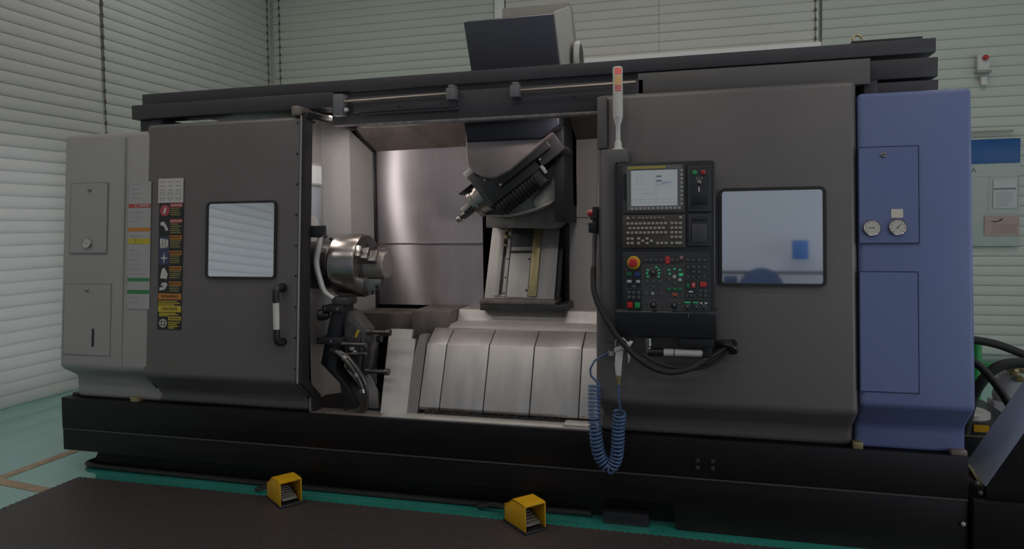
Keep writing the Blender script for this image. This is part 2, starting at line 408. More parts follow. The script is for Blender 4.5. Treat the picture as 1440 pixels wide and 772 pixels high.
mb = MB().text('\u26a0', -3.535, 1.80, .022, -.003).text('DANGER', -3.47, 1.80, .020, -.003).tilt(); part('notice_word', mb, DECALW, cab)

# warning labels on the door ----------------------------------------------
part('instruction_label', MB().box(-3.363, -3.175, -.0012, .003, 1.815, 1.970).tilt(), DECALW, door, label='white instruction label')
tx = MB()
for r_ in range(5):
    for c_ in range(3):
        tx.box(-3.352+c_*.06, -3.352+c_*.06+.042, -.0018, -.001, 1.945-r_*.026, 1.951-r_*.026)
for r_ in range(3): tx.frame(-3.35+r_*.06, -3.31+r_*.06, 1.83, 1.885, .004, .006, -.0018, -.001)
part('label_print', tx.tilt(), GREYTXT, door, kind='stuff')
rows = [(1.715, 1.812, 'DANGER', DECALR, 0), (1.610, 1.712, 'DANGER', DECALR, 1), (1.512, 1.607, 'WARNING', DECALO, 2), (1.415, 1.509, 'WARNING', DECALO, 3),
        (1.318, 1.412, 'WARNING', DECALO, 4), (1.242, 1.315, 'WARNING', DECALO, 5)]
X0, XM, X1 = -3.350, -3.270, -3.176
part('warning_backing', MB().box(X0-.004, X1+.002, -.0010, .003, 1.008, 1.812).tilt(), DECALB, door)
part('icon_background', MB().box(X0+.002, XM-.004, -.0016, 0, 1.42, 1.60).tilt(), mat('navy_print', (.05, .05, .11), .5), door)
ic = MB(); yt = MB(); hd = {}
def blob(pts, mb=ic): mb.prism(pts, 'y', -.0026, -.0008)
for z0, z1, wrd, cm, k in rows:
    hh = (z1-z0)
    part('warning_header', MB().box(XM, X1, -.0018, 0, z1-.026, z1-.002).tilt(), cm, door)
    part('warning_word', MB().text(wrd, (XM+X1)/2+.006, z1-.014, .0185, -.0022).text('\u26a0', XM+.009, z1-.014, .016, -.0022).tilt(), DECALW if cm is DECALR else DECALB, door)
    for i in range(int((hh-.03)/.0135)):
        yt.box(XM+.004, X1-random.uniform(.006, .03), -.0018, 0, z1-.037-i*.0135, z1-.031-i*.0135)
part('warning_text', yt.tilt(), mat('dull_yellow_print', (.25, .22, .07), .5), door, kind='stuff')
cx = (X0+XM)/2
part('prohibition_disc', MB().cyl((cx, -.0022, 1.765), (cx, 0, 1.765), .037, n=28).tilt(), mat('dull_red_print', (.36, .06, .08), .5), door)
blob([(cx-.012, 1.745), (cx+.002, 1.748), (cx+.012, 1.77), (cx+.006, 1.79), (cx-.006, 1.775)])
blob([(cx-.03, 1.69), (cx-.005, 1.695), (cx+.02, 1.66), (cx+.028, 1.64), (cx+.012, 1.635), (cx-.004, 1.665), (cx-.03, 1.672)])
for i in range(3): blob([(cx-.03+i*.022, 1.53), (cx-.016+i*.022, 1.53), (cx-.014+i*.022, 1.59-.008*i), (cx-.032+i*.022, 1.585)])
blob([(cx-.03, 1.525), (cx+.03, 1.53), (cx+.03, 1.545), (cx-.03, 1.54)])
blob([(cx-.034, 1.463), (cx-.006, 1.468), (cx, 1.50), (cx+.006, 1.468), (cx+.034, 1.463), (cx+.006, 1.457), (cx, 1.425), (cx-.006, 1.457)])
blob([(cx-.028, 1.335), (cx+.022, 1.33), (cx+.03, 1.36), (cx+.004, 1.40), (cx-.012, 1.395), (cx-.02, 1.365)])
blob([(cx-.03, 1.255), (cx+.01, 1.262), (cx+.03, 1.295), (cx+.018, 1.305), (cx-.004, 1.278), (cx-.03, 1.275)])
blob([(cx-.02, 1.285), (cx+.006, 1.287), (cx+.02, 1.308), (cx-.012, 1.305)])
part('warning_icon', ic.tilt(), DECALW, door, kind='stuff')
part('warning_band', MB().box(X0, X1, -.0016, 0, 1.200, 1.237).tilt(), DECALO, door)
part('warning_band', MB().box(X0, X1, -.0016, 0, 1.120, 1.160).tilt(), DECALY, door)
part('warning_band', MB().box(XM, X1, -.0016, 0, 1.068, 1.092).tilt(), DECALY, door)
yt = MB()
for z, a, b_ in ((1.188, X0+.004, X1-.03), (1.176, X0+.004, X1-.01), (1.166, X0+.004, X1-.05), (1.112, X0+.01, X1-.04), (1.104, X0+.01, X1-.02), (1.096, X0+.01, XM), (1.055, XM, X1-.01), (1.043, XM, X1-.03), (1.031, XM, X1-.02), (1.02, XM, X1-.05)):
    yt.box(a, b_, -.0018, 0, z-.003, z+.003)
part('warning_text', yt.tilt(), DECALY, door, kind='stuff')
mb = MB().text('CAUTION', (X0+X1)/2, 1.14, .026, -.0022).text('WARNING', (X0+X1)/2, 1.219, .026, -.0022).text('CAUTION', (XM+X1)/2, 1.08, .017, -.0022).tilt()
part('warning_word', mb, DECALB, door)
mb = MB().frame(cx-.028, cx+.028, 1.022, 1.075, .006, .026, -.0022, 0).box(cx-.004, cx+.004, -.0022, 0, 1.03, 1.068).box(cx-.02, cx+.02, -.0022, 0, 1.045, 1.052).tilt()
part('warning_icon', mb, DECALW, door)

# blue cabinet details -----------------------------------------------------
panel_outline(.749, 1.007, 1.540, 2.003, bl, BLUEGROOVE, BLUE)
panel_outline(.749, 1.000, .823, 1.397, bl, BLUEGROOVE, BLUE)
lock(.857, 1.966, bl)
gauge(.802, 1.613, .040, bl, 178); gauge(.915, 1.615, .040, bl, 48)
part('gauge_tag', MB().box(.888, .940, -.006, 0, 1.660, 1.702).tilt(), mat('cream_tag', (.62, .58, .50), .5), bl)

# roof beams ----------------------------------------------------------------
part('roof_beam', MB().box(-3.675, 1.145, .20, 1.7, 2.492, 2.565, .004), BEAM, M)
part('roof_plate', MB().box(.76, 1.09, .22, .8, 2.566, 2.582, .003), BLACKP, M)
ey = MB(); ey.tube([(.80+.022*math.sin(a), .30, 2.606+.022*math.cos(a)) for a in [i*math.pi/9-2.4 for i in range(15)]], .006, 8)
part('lifting_eye', ey, BRASS, M)
part('left_rail_housing', MB().box(-3.68, -2.185, .11, .28, 2.382, 2.476, .004), BEAM, M)
part('rail_bracket', MB().box(-3.64, -3.47, .14, .4, 2.30, 2.38, .004), BEAM, M)
part('recess_panel', MB().box(-2.2, .85, .22, .26, 2.30, 2.495), GROOVE, M)
fas = part('fascia', MB().box(-2.185, -.30, .10, .16, 2.268, 2.432, .004), BEAM, M)
part('fascia_lip', MB().box(-2.0, -.45, .088, .16, 2.252, 2.270, .003), mat('lip_worn', (.19, .17, .165), .4, .3, .35, 30), M)
part('rail_plate', MB().box(-2.03, -1.375, .080, .10, 2.335, 2.385, .003), BEAM, fas)
part('rail_plate', MB().box(-1.99, -1.36, .084, .10, 2.318, 2.333, .002), BLACKP, fas)
for x in (-1.73, -1.46, -.68): part('screw', MB().lathe([(0, .006), (.004, .005)], (x, .078 if x < -1 else .098, 2.36), (0, -1, 0), 10), BLACK, fas)
part('door_rod', MB().tube([(-2.10, .07, 2.405), (-1.405, .07, 2.413)], .009, 10), ROD, M)
part('door_rod', MB().tube([(-1.0, .07, 2.405), (-.34, .07, 2.411)], .009, 10), ROD, M)
for x, zz in ((-1.395, 2.412), (-1.012, 2.404)):
    part('rod_block', MB().box(x-.027, x+.027, .045, .12, zz-.036, zz+.03, .005).box(x-.018, x+.018, .06, .12, zz+.03, zz+.05, .003), mat('light_grey_block', (.16, .155, .165), .5), M)
part('rod_bracket', MB().box(-2.15, -2.085, .05, .12, 2.32, 2.45, .004), mat('light_grey_block', (.16,)*3), M)
part('rod_nut', MB().lathe([(0, .012), (.02, .012)], (-2.06, .06, 2.352), (0, -1, 0), 6), WHITEP, M)
part('cover_rail', MB().box(-.33, .823, .10, .28, 2.335, 2.462, .004), mat('charcoal_paint_dull', (.115, .105, .102), .5, .1), M)
part('right_rail_housing', MB().box(.823, 1.132, .12, .4, 2.356, 2.452, .004), BEAM, M)
part('right_rail_foot', MB().box(.86, 1.137, .13, .5, 2.25, 2.343, .004), BEAM, M)
part('right_rail_post', MB().box(.80, .862, .125, .4, 2.25, 2.40, .004), BEAM, M)

# servo housing on the roof
TOPB = mat('blue_black_paint', (.075, .073, .092), .5)
sv = part('servo_housing', MB().prism([(1.0, 2.62), (1.0, 3.165), (1.15, 3.165), (1.55, 2.62)], 'x', -1.345, -.870, .004), mat('tan_grey_paint', (.30, .27, .235), .5), M)
part('servo_hood', MB().hexa([(-1.475, .72, 2.60), (-.880, .72, 2.60), (-.893, .54, 2.955), (-1.475, .54, 2.955), (-1.475, 1.0, 2.60), (-.880, 1.0, 2.60), (-.885, .62, 2.985), (-1.475, .62, 2.985)], .003), TOPB, M)
part('servo_side', MB().hexa([(-.878, .735, 2.60), (-.868, .735, 2.60), (-.880, .56, 2.975), (-.890, .56, 2.975), (-.878, 1.35, 2.60), (-.868, 1.35, 2.60), (-.868, 1.05, 3.155), (-.878, 1.05, 3.155)], .002), mat('pale_side', (.52, .49, .44), .5), M)
fan = MB().lathe([(0, .125), (.035, .125), (.035, .10), (.02, .095)], (-.84, 1.12, 2.80), (1, 0, 0), 32)
part('servo_fan', fan, WHITEP, M)
part('servo_fan_hub', MB().lathe([(0, .094), (.033, .094)], (-.84, 1.12, 2.80), (1, 0, 0), 28), BLACKP, M)

# ------------------------------------------------------------------ work space
ZW = 1.085; ZT = 2.195
bw = MB().box(-2.27, -1.462, .85, .87, ZW, ZT)
part('rear_panel', bw, STEEL, M)
GREYEN = mat('grey_enamel', (.56, .52, .51), .45, .1, .05, 6, (2, 1, .4))
part('rear_panel', MB().box(-.868, -.30, .85, .87, ZW, 1.688), GREYEN, M)
part('rear_panel', MB().box(-.868, -.30, .85, .87, 1.693, ZT+.06), GREYEN, M)
part('rear_panel_fold', MB().box(-2.265, -1.463, .842, .852, 1.52, 1.528), mat('fold_steel', (.5, .46, .46), .3, 1), M)
part('ceiling_panel', MB().hexa([(-2.27, .25, 2.47), (-.30, .25, 2.47), (-.30, .25, 2.49), (-2.27, .25, 2.49), (-2.27, .85, ZT-.01), (-.30, .85, ZT+.02), (-.30, .87, ZT+.04), (-2.27, .87, ZT+.01)]), STEEL3, M)
# recess behind the milling head
part('column_recess', MB().box(-1.50, -1.462, .86, 1.5, 1.0, 2.6).box(-.87, -.83, .86, 1.5, 1.0, 2.6).box(-1.5, -.83, 1.48, 1.5, 1.0, 2.6), BLACKP, M)
part('recess_seal', MB().box(-.885, -.855, .835, .852, ZW, 2.3), BLACK, M)
part('enclosure_back', MB().box(-3.4, .7, 1.72, 1.75, .5, 2.5), BLACKP, M)
# headstock side wall: folded sheet with a chamfered rear top corner
plan = [(-2.47, .095), (-2.47, .46), (-2.335, .60), (-2.275, .83)]
def wallz(y): return 2.33 if y < .40 else min(2.40, 2.40 - (y-.45)/.38*.22)
def foldwall():
    mb = MB(); P = []
    for i in range(len(plan)-1):
        for k in range(4): t = k/4; P.append((plan[i][0]*(1-t)+plan[i+1][0]*t, plan[i][1]*(1-t)+plan[i+1][1]*t))
    P.append(plan[-1]); n = len(P)
    vs = [(x, y, .48) for x, y in P] + [(x, y, wallz(y)) for x, y in P] + [(x-.03, y, .48) for x, y in P] + [(x-.03, y, wallz(y)) for x, y in P]
    fs = []
    for i in range(n-1): fs += [(i, i+1, n+i+1, n+i), (2*n+i, 3*n+i, 3*n+i+1, 2*n+i+1), (n+i, n+i+1, 3*n+i+1, 3*n+i), (i, 2*n+i, 2*n+i+1, i+1)]
    fs += [(0, n, 3*n, 2*n), (n-1, 3*n-1, 4*n-1, 2*n-1)]
    return mb.poly(vs, fs)
hw = part('headstock_wall', foldwall(), WHITEWALL, M, sharp=25)
part('wall_seal', MB().box(-2.30, -2.262, .832, .852, .95, 2.19), BLACK, M)
part('wall_seal', MB().hexa([(-2.30, .46, 2.40), (-2.262, .46, 2.40), (-2.262, .46, 2.43), (-2.30, .46, 2.43), (-2.30, .85, 2.17), (-2.262, .85, 2.17), (-2.262, .85, 2.21), (-2.30, .85, 2.21)]), BLACK, M)
# work lamp fitting and the pale reflector plate below it
part('lamp_frame', MB().box(-2.470, -2.462, .19, .455, 1.65, 2.09, .004), WHITEWALL, hw)
part('lamp_plate', MB().box(-2.463, -2.458, .22, .43, 1.68, 1.92, .003), mat('pale_blue_plate', (.55, .57, .62), .3), hw)
part('work_lamp_body', MB().box(-2.463, -2.444, .22, .42, 1.92, 2.065, .008), WHITEP, hw)
part('work_lamp_lens', MB().box(-2.445, -2.440, .235, .405, 1.935, 2.05, .003), mat('lit_lens', (.6, .6, .6), .3, emit=(1, .97, .9), es=.5), hw)
for y, z in ((.46, 1.585), (.50, 1.565), (.445, 1.60)):
    part('wall_bolt', MB().lathe([(0, .013), (.02, .012), (.022, .004)], (-2.465 if y < .48 else -2.45, y, z), (1, 0, .0), 10), BLACK, hw)
# chuck with flange, body, jaws
sp = Vector((0, .30, 1.40))
def X(x): return (x, .30, 1.40)
part('spindle_flange', MB().lathe([(0, .155), (.17, .155), (.18, .15)], X(-2.46), (1, 0, 0), 48), DARKSTEEL, M)
ch = part('chuck', MB().lathe([(0, .185), (.008, .203), (.165, .203), (.178, .195), (.182, .182), (.182, .06), (.15, .055)], X(-2.248), (1, 0, 0), 56), CHROME, M)
def jaw(ang):
    mb = MB()
    prof = [(0, .05), (.0, .188), (.034, .188), (.034, .160), (.070, .160), (.070, .126), (.112, .126), (.112, .086), (.02, .086)]  # (x, r)
    hw_ = .038
    R = Matrix.Rotation(math.radians(ang), 4, 'X')
    n = len(prof)
    b = MB().prism([(r, x) for x, r in prof], 'y', -hw_, hw_, .003)
    # prism 'y': (r, y, x) -> want (x, y, r)
    b.xf(Matrix(((0,0,1,0),(0,1,0,0),(1,0,0,0),(0,0,0,1))))
    b.xf(Matrix.Translation((-2.066, .30, 1.40)) @ R)
    return b
for a in (-62, 58, 178):
    j = part('jaw', jaw(a), CHROME, ch)
    R = Matrix.Rotation(math.radians(a), 4, 'X')
    for q in (.10, .15):
        p = R @ Vector((0, 0, q)) + Vector((-2.066, .30, 1.40)); x = .066 if q < .14 else .034
        pass
    sc_ = MB()
    for x, rr in ((.034, .174), (.070, .143)):
        p = R @ Vector((0, 0, rr)); sc_.lathe([(0, .012), (.003, .012)], (-2.066+x, .30+p.y, 1.40+p.z), (1, 0, 0), 10)
    part('jaw_bolt', sc_, BLACK, ch)
gr = MB()
for a in (28, 148, 268):
    p = Matrix.Rotation(math.radians(a-30), 4, 'X') @ Vector((0, 0, .13)); gr.lathe([(0, .011), (.002, .011)], (-2.066, .30+p.y, 1.40+p.z), (1, 0, 0), 12)
part('chuck_screws', gr, BLACK, ch)
wp = part('workpiece', MB().lathe([(0, .0855), (.132, .0855), (.139, .080), (.139, .01)], X(-2.064), (1, 0, 0), 40), mat('sawn_steel', (.34, .31, .285), .55, .5, .12, 25))
tag(wp, 'round turned steel workpiece clamped in the lathe chuck jaws', 'workpiece')
# coolant pipe and block
part('coolant_pipe', MB().cyl((-2.48, .17, 1.66), (-2.36, .13, 1.66), .062), WHITEWALL, M)
part('coolant_block', MB().box(-2.38, -2.235, .03, .10, 1.585, 1.66, .01), BLACK, M)
part('coolant_hose', MB().tube([(-2.255, .06, 1.60), (-2.265, .05, 1.53), (-2.285, .05, 1.43), (-2.27, .06, 1.33), (-2.245, .07, 1.25), (-2.19, .08, 1.205)], .018, 10, 5), STEEL2, M)

# tool presetter arm ---------------------------------------------------------
arm = part('presetter_arm', MB().prism([(-2.20, 1.155), (-2.12, 1.165), (-2.155, .98), (-2.165, .86), (-2.19, .76), (-2.10, .66), (-2.02, .50), (-2.13, .50), (-2.16, .68), (-2.29, .80), (-2.25, .96)], 'y', .08, .20, .006), BLACK, M)
part('arm_bracket', MB().prism([(-2.145, 1.135), (-2.09, 1.12), (-1.99, 1.01), (-2.0, .90), (-2.03, .72), (-2.14, .76)], 'y', .12, .24, .005), mat('worn_grey', (.13, .12, .115), .45, .4, .2, 15), M)
part('arm_web', MB().prism([(-2.11, 1.07), (-2.02, .995), (-2.05, .80), (-2.12, .80)], 'y', .105, .13, .003), DARKSTEEL, M)
part('arm_clamp', MB().box(-2.26, -2.115, .06, .20, 1.125, 1.165, .005), BLACKP, arm)
part('arm_cap', MB().box(-2.20, -2.09, .07, .2, 1.166, 1.215, .008), DARKSTEEL, arm)
part('arm_knob', MB().lathe([(0, .02), (.03, .036), (.07, .036), (.075, .03)], (-2.24, .12, 1.10), (-1, -.3, 0), 20), BLACK, arm)
part('arm_clamp', MB().box(-2.30, -2.13, .055, .20, .925, .965, .005), BLACKP, arm)
for x, z in ((-2.235, 1.145), (-2.15, 1.145), (-2.275, .945), (-2.20, .945)): part('clamp_screw', MB().lathe([(0, .009), (.006, .008)], (x, .06, z), (0, -1, 0), 10), CHROME, arm)
part('feeler_rod', MB().lathe([(0, .014), (.15, .014), (.15, .018), (.17, .018)], (-2.14, .07, .93), (1, 0, -.02), 12), DARKSTEEL, arm)
part('feeler_rod', MB().lathe([(0, .010), (.13, .010), (.13, .014), (.145, .014)], (-2.12, .08, .865), (1, 0, .05), 12), DARKSTEEL, arm)
part('arm_indicator', MB().tube([(-2.055, .10, .97), (-2.04, .10, 1.0), (-2.035, .10, 1.01)], .009, 8), DECALY, arm)
part('arm_fitting', MB().ball((-2.08, .095, .90), .018).ball((-2.06, .095, .875), .014), STEEL2, arm)
part('stop_bar', MB().prism([(-2.00, 1.00), (-1.95, .985), (-1.975, .76), (-2.05, .70)], 'y', .12, .22, .005), DARKSTEEL, M)
for z, x0 in ((1.0, -1.985), (.757, -2.0)):
    part('stop_pin', MB().lathe([(0, .020), (.03, .020), (.03, .013), (.13, .013), (.13, .021), (.155, .021)], (x0, .12, z), (1, 0, 0), 14), DARKSTEEL, M)
part('stop_nut', MB().lathe([(0, .022), (.03, .022)], (-1.93, .14, .955), (1, 0, 0), 6), BLACK, M)
for dx, r_ in ((0, .016), (.03, .014)):
    part('coolant_hose', MB().tube([(-2.21+dx*.3, .07, .885), (-2.14+dx, .05, .87), (-2.06+dx, .04, .80), (-2.0+dx, .045, .70), (-1.985+dx*.6, .06, .60), (-2.03+dx, .08, .525), (-2.12, .09, .505)], r_, 10, 6), DARKSTEEL, M)
for p, d in (((-2.10, .048, .845), (-.6, 0, .3)), ((-2.025, .043, .745), (-.5, 0, .8)), ((-1.99, .05, .65), (-.2, 0, 1))):
    d = Vector(d).normalized(); part('hose_clip', MB().cyl(Vector(p)-d*.012, Vector(p)+d*.012, .022, n=12), CHROME, M)
part('chip_guard', MB().prism([(-2.08, .50), (-1.96, .50), (-1.97, .62), (-2.04, .74), (-2.08, .70)], 'y', .20, .22), STEEL2, M)

# bed and way covers ------------------------------------------------------------
part('bed_block', MB().box(-2.26, -1.60, .55, .84, .90, 1.06, .006), STEEL3, M)
part('bed_block', MB().box(-1.85, -1.575, .50, .84, .86, 1.09, .006), STEEL3, M)
part('bed_step', MB().prism([(.43, .94), (.43, .995), (.475, 1.012), (.60, 1.016), (.62, 1.05), (.64, 1.088), (.86, 1.088), (.86, .9)], 'x', -1.57, -.30, .004), STEEL2, M)
part('bed_floor', MB().box(-2.47, -.30, .06, .9, .40, .47), STEEL3, M)
def shift(profile, n): return [(y-n, z+n*.4) for y, z in profile]
wp_prof = [(.465, .985), (.44, .980), (.305, .905), (.155, .545), (.16, .525)]
STEELW = mat('polished_way_cover', (.52, .49, .475), .42, .85, .07, 6, (3, 1, .4), rvar=.05)
edges = [(-1.665, -1.528, .004), (-1.528, -1.250, .009), (-1.250, -.965, .014), (-.965, -.675, .019), (-.675, -.30, .024)]
for x0, x1, n in edges:
    a = shift(wp_prof, n); b_ = [(y+.02, z-.012) for y, z in a][::-1]
    part('way_cover', MB().prism(a+b_, 'x', x0, x1-.008, .0015), STEELW, M)
    a2 = shift(wp_prof, n-.004)
    part('way_cover_edge', MB().prism(shift(wp_prof, n+.001)+[(y+.02, z-.012) for y, z in a2][::-1], 'x', x1-.0082, x1+.002), BLACK, M)
part('top_wiper', MB().box(-1.535, -.30, .445, .470, .972, .996, .002), BLACK, M)
part('wiper_strip', MB().box(-1.66, -.42, .10, .18, .455, .51, .004), RUBBER, M)
cb = MB()
for i in range(120):
    x = -1.62+i*.01; cb.box(x, x+.005, .115, .135, .505, .53+random.uniform(-.006, .006))
part('wiper_brush', cb, DARKSTEEL, M, kind='stuff')
part('end_plate', MB().hexa([(-1.79, .10, .50), (-1.672, .135, .50), (-1.672, .315, .96), (-1.72, .315, .96), (-1.79, .16, .50), (-1.672, .2, .50), (-1.672, .38, .96), (-1.72, .38, .96)]), mat('dull_steel', (.20, .19, .18), .5, .4), M)
sl = MB().hexa([(-1.895, .09, .50), (-1.725, .09, .50), (-1.745, .30, .93), (-1.93, .30, .93), (-1.895, .12, .50), (-1.725, .12, .50), (-1.745, .33, .93), (-1.93, .33, .93)])
part('splash_plate', sl, STEEL2, M)
part('splash_plate', MB().hexa([(-1.93, .298, .92), (-1.775, .298, .92), (-1.78, .345, .985), (-1.938, .345, .985), (-1.93, .33, .92), (-1.775, .33, .92), (-1.78, .37, .985), (-1.938, .37, .985)]), STEEL2, M)
part('sill', MB().box(-1.86, -.55, .02, .12, .500, .514, .003), mat('worn_sill', (.56, .53, .50), .4, .5, .1, 12), M)
part('sill', MB().box(-2.33, -1.86, .02, .14, .500, .507, .003), STEEL3, M)
part('sill_block', MB().box(-.75, -.55, .03, .13, .513, .528, .003), mat('worn_sill', (.5,)*3), M)

# guide ways behind the head
def gy(z): return .62 + (z-1.165)/.55*.25
def slab(x0, x1, z0, z1, n, t=.03, xt0=None, xt1=None):
    xt0 = x0 if xt0 is None else xt0; xt1 = x1 if xt1 is None else xt1
    return MB().hexa([(x0, gy(z0)-n, z0), (x1, gy(z0)-n, z0), (xt1, gy(z1)-n, z1), (xt0, gy(z1)-n, z1), (x0, gy(z0)-n+t, z0), (x1, gy(z0)-n+t, z0), (xt1, gy(z1)-n+t, z1), (xt0, gy(z1)-n+t, z1)], .002)
gw = part('guide_plate', slab(-1.385, -.915, 1.165, 1.76, 0), STEEL2, M)
part('guide_rail', slab(-1.325, -1.285, 1.185, 1.72, .02), STEEL2, gw)
part('guide_rail', slab(-1.262, -1.238, 1.18, 1.72, .016), STEEL2, gw)
part('guide_channel', slab(-1.284, -1.263, 1.19, 1.72, .003), DARKSTEEL, gw)
part('guide_rail', slab(-1.085, -1.03, 1.185, 1.72, .022), BRASS, gw)
part('center_plate', slab(-1.232, -1.092, 1.175, 1.50, .012), STEEL2, gw)
part('center_wiper', slab(-1.232, -1.092, 1.46, 1.475, .018), GROOVE, gw)
part('center_cover', slab(-1.236, -1.09, 1.50, 1.74, .012), mat('blue_grey_dark', (.075, .072, .08), .5, .3, .3, 25), gw)
cbn = MB()
for z, r_ in ((1.66, .016), (1.615, .019), (1.565, .02), (1.51, .012)): cbn.ball((-1.272, gy(z)-.015, z), r_)
part('cable_beads', cbn, BRASS, gw)
sb = MB()
for x, z in ((-1.25, 1.42), (-1.25, 1.30), (-1.10, 1.42), (-1.10, 1.22), (-1.25, 1.20)): sb.lathe([(0, .007), (.004, .006)], (x, gy(z)-.016, z), (0, -1, 0), 8)
part('guide_screws', sb, BLACK, gw)
part('guide_side', slab(-.915, -.885, 1.165, 1.72, -.02), BLACKP, gw)
part('guide_lip', MB().box(-1.40, -.90, .56, .80, 1.135, 1.163, .004), STEEL3, M)
part('guide_shelf', MB().box(-1.40, -.83, .57, .9, 1.09, 1.135, .004), DARKSTEEL, M)

# milling head ---------------------------------------------------------------
HEADD = mat('charcoal_oily', (.030, .027, .030), .35, 0, .25, 7)
HEADF = mat('brown_grey_oily', (.26, .215, .215), .42, .15, .15, 9)
ol = [(-1.385, 2.56), (-1.385, 2.26), (-1.38, 2.05)]
for k in range(1, 9):
    a = math.radians(180+k*12); ol.append((-1.215+.165*math.cos(a), 2.055+.125*math.sin(a)))
ol += [(-1.10, 1.975), (-.98, 2.07), (-.87, 2.165), (-.80, 2.25), (-.80, 2.56)]
hd = part('milling_head', MB().prism(ol, 'y', .27, .75, .012, 3, 25), HEADF, M)
part('head_visor', MB().prism([(-1.392, 2.56), (-1.392, 2.28), (-1.375, 2.150), (-.90, 2.150), (-.80, 2.23), (-.79, 2.56)], 'y', .255, .70, .012, 3), mat('blue_black_gloss', (.018, .018, .026), .25), hd)
arc = [(-1.36, 1.735), (-1.297, 1.715), (-1.20, 1.712), (-1.10, 1.725), (-1.0, 1.75), (-.90, 1.788), (-.835, 1.84)]
part('swivel_base', MB().prism(arc+[(-.86, 2.3), (-1.36, 2.3)], 'y', .52, .9, .006), mat('cast_grey', (.50, .46, .43), .42, .2, .15, 8), hd)
part('base_lip', MB().prism(arc+[(x, z-.014) for x, z in arc[::-1]], 'y', .46, .9, .003), STEEL2, hd)
part('base_bevel', MB().prism([(-.845, 1.83), (-.86, 1.96), (-1.02, 1.80), (-1.0, 1.75), (-.90, 1.788)], 'y', .47, .53, .012, 3), mat('cast_grey', (.2,)*3), hd)
part('drum_base', MB().prism([(-1.36, 1.722), (-1.20, 1.70), (-1.0, 1.735), (-.86, 1.80), (-.86, 1.66), (-.90, 1.62), (-1.36, 1.63)], 'y', .60, 1.0, .006), mat('cast_dark', (.24, .22, .20), .5, .3, .25, 12), hd)
part('side_guard', MB().box(-.862, -.80, .40, .84, 1.66, 2.56, .008), mat('matt_black', (.012, .012, .015), .6), hd)
part('column', MB().prism([(.70, 1.75), (.66, 2.56), (1.3, 2.56), (1.3, 1.75)], 'x', -1.40, -.80, .02), HEADD, hd)
# spindle body lies diagonally across the drum
d = Vector((-.81, 0, -.585)).normalized(); e = Vector((.585, 0, -.81)).normalized()   # axis, across
O = Vector((-1.30, .44, 1.862))      # centre of the spindle nose face
def loc(s, t, y): return O - d*s + e*t + Vector((0, y, 0))
def dbox(s0, s1, t0, t1, y0, y1, bev=.006):
    return MB().hexa([loc(s0, t0, y0), loc(s1, t0, y0), loc(s1, t1, y0), loc(s0, t1, y0), loc(s0, t0, y1), loc(s1, t0, y1), loc(s1, t1, y1), loc(s0, t1, y1)], bev)
part('spindle_body', dbox(.0, .56, -.105, .115, -.10, .14, .012), HEADD, hd)
part('spindle_cap', dbox(.10, .50, -.06, .06, -.135, -.09, .015), HEADD, hd)
part('spindle_ridge', dbox(.02, .60, -.125, -.09, -.12, .10, .004), BLACK, hd)
part('nameplate', dbox(.46, .56, -.075, -.040, -.142, -.09, .002), mat('pale_plate', (.30, .29, .30), .4, .3), hd)
part('spindle_lug', dbox(.30, .36, .09, .20, -.09, .05, .004), HEADD, hd)
part('spindle_lug', dbox(.37, .39, .06, .16, -.10, -.05, .002), mat('pale_plate', (.3,)*3), hd)
part('spindle_lug', dbox(.36, .42, -.03, .0, -.15, -.09, .003), GREYP, hd)
rb = MB()
for k in range(12):
    p = loc(.02+k*.024, .14, -.03); rb.cyl(p, p-d*.014, .062, n=18)
part('ribbed_bellows', rb, BLACK, hd)
part('bellows_core', MB().cyl(loc(0, .14, -.03), loc(.32, .14, -.03), .052, n=18), BLACKP, hd)
part('nose_flange', dbox(-.035, .015, -.13, .11, -.09, .11, .006), DARKSTEEL, hd)
part('nose_lug', dbox(-.05, .02, -.175, -.12, -.06, .06, .005), STEEL2, hd)
sp_n = part('spindle_nose', MB().lathe([(0, .098), (.03, .098), (.032, .088), (.06, .088), (.062, .096), (.085, .096), (.09, .085), (.09, .03)], loc(-.03, .02, .0), d, 36), CHROME, hd)
part('splash_fin', dbox(-.15, -.02, -.088, -.080, -.06, .06, .002), DARKSTEEL, hd)
part('tool_holder', MB().lathe([(0, .04), (.02, .04), (.02, .026), (.11, .024), (.12, .018)], loc(-.11, .03, 0), d, 20), DARKSTEEL, hd)
part('probe_tip', MB().ball(loc(-.255, .03, 0), .022), CHROME, hd)
part('tool_clip', dbox(-.20, -.13, -.01, .02, -.04, .02, .003), STEEL2, hd)
sb = MB()
for s, t in ((.05, -.04), (.18, -.07), (.24, .02), (.12, .05), (.40, .07)): 
    p = loc(s, t, -.137 if abs(t) < .06 and s > .1 else -.102); sb.lathe([(0, .008), (.005, .006)], p, (0, -1, 0), 8)
part('head_screws', sb, STEEL2, hd)

# ------------------------------------------------------------------ column, lamp, latch
colm = part('pendant_column', MB().prism([(-.497, 1.03), (-.4235, 1.03), (-.4235, 1.96), (-.362, 1.96), (-.362, 2.03), (-.497, 2.03)], 'y', -.165, -.02, .004), COVER, M)
part('cover_flange', MB().prism([(-.035, 2.05), (-.035, 2.325), (.03, 2.325), (.03, 2.05)], 'x', -.535, -.485, .004), COVER, front)
part('cover_slot', MB().box(-.484, -.478, -.004, .003, 2.06, 2.31).tilt(), GROOVE, front)
LX = -.417
part('signal_lamp', MB().lathe([(0, .026), (.255, .026), (.262, .022)], (LX, -.10, 2.20), (0, 0, 1), 28), mat('lamp_white', (.55, .52, .49), .35), M)
part('lamp_stem', MB().lathe([(0, .034), (.008, .032), (.012, .02), (.045, .017), (.05, .012), (.13, .012), (.15, .020), (.17, .024)], (LX, -.10, 2.03), (0, 0, 1), 20), WHITEP, M)
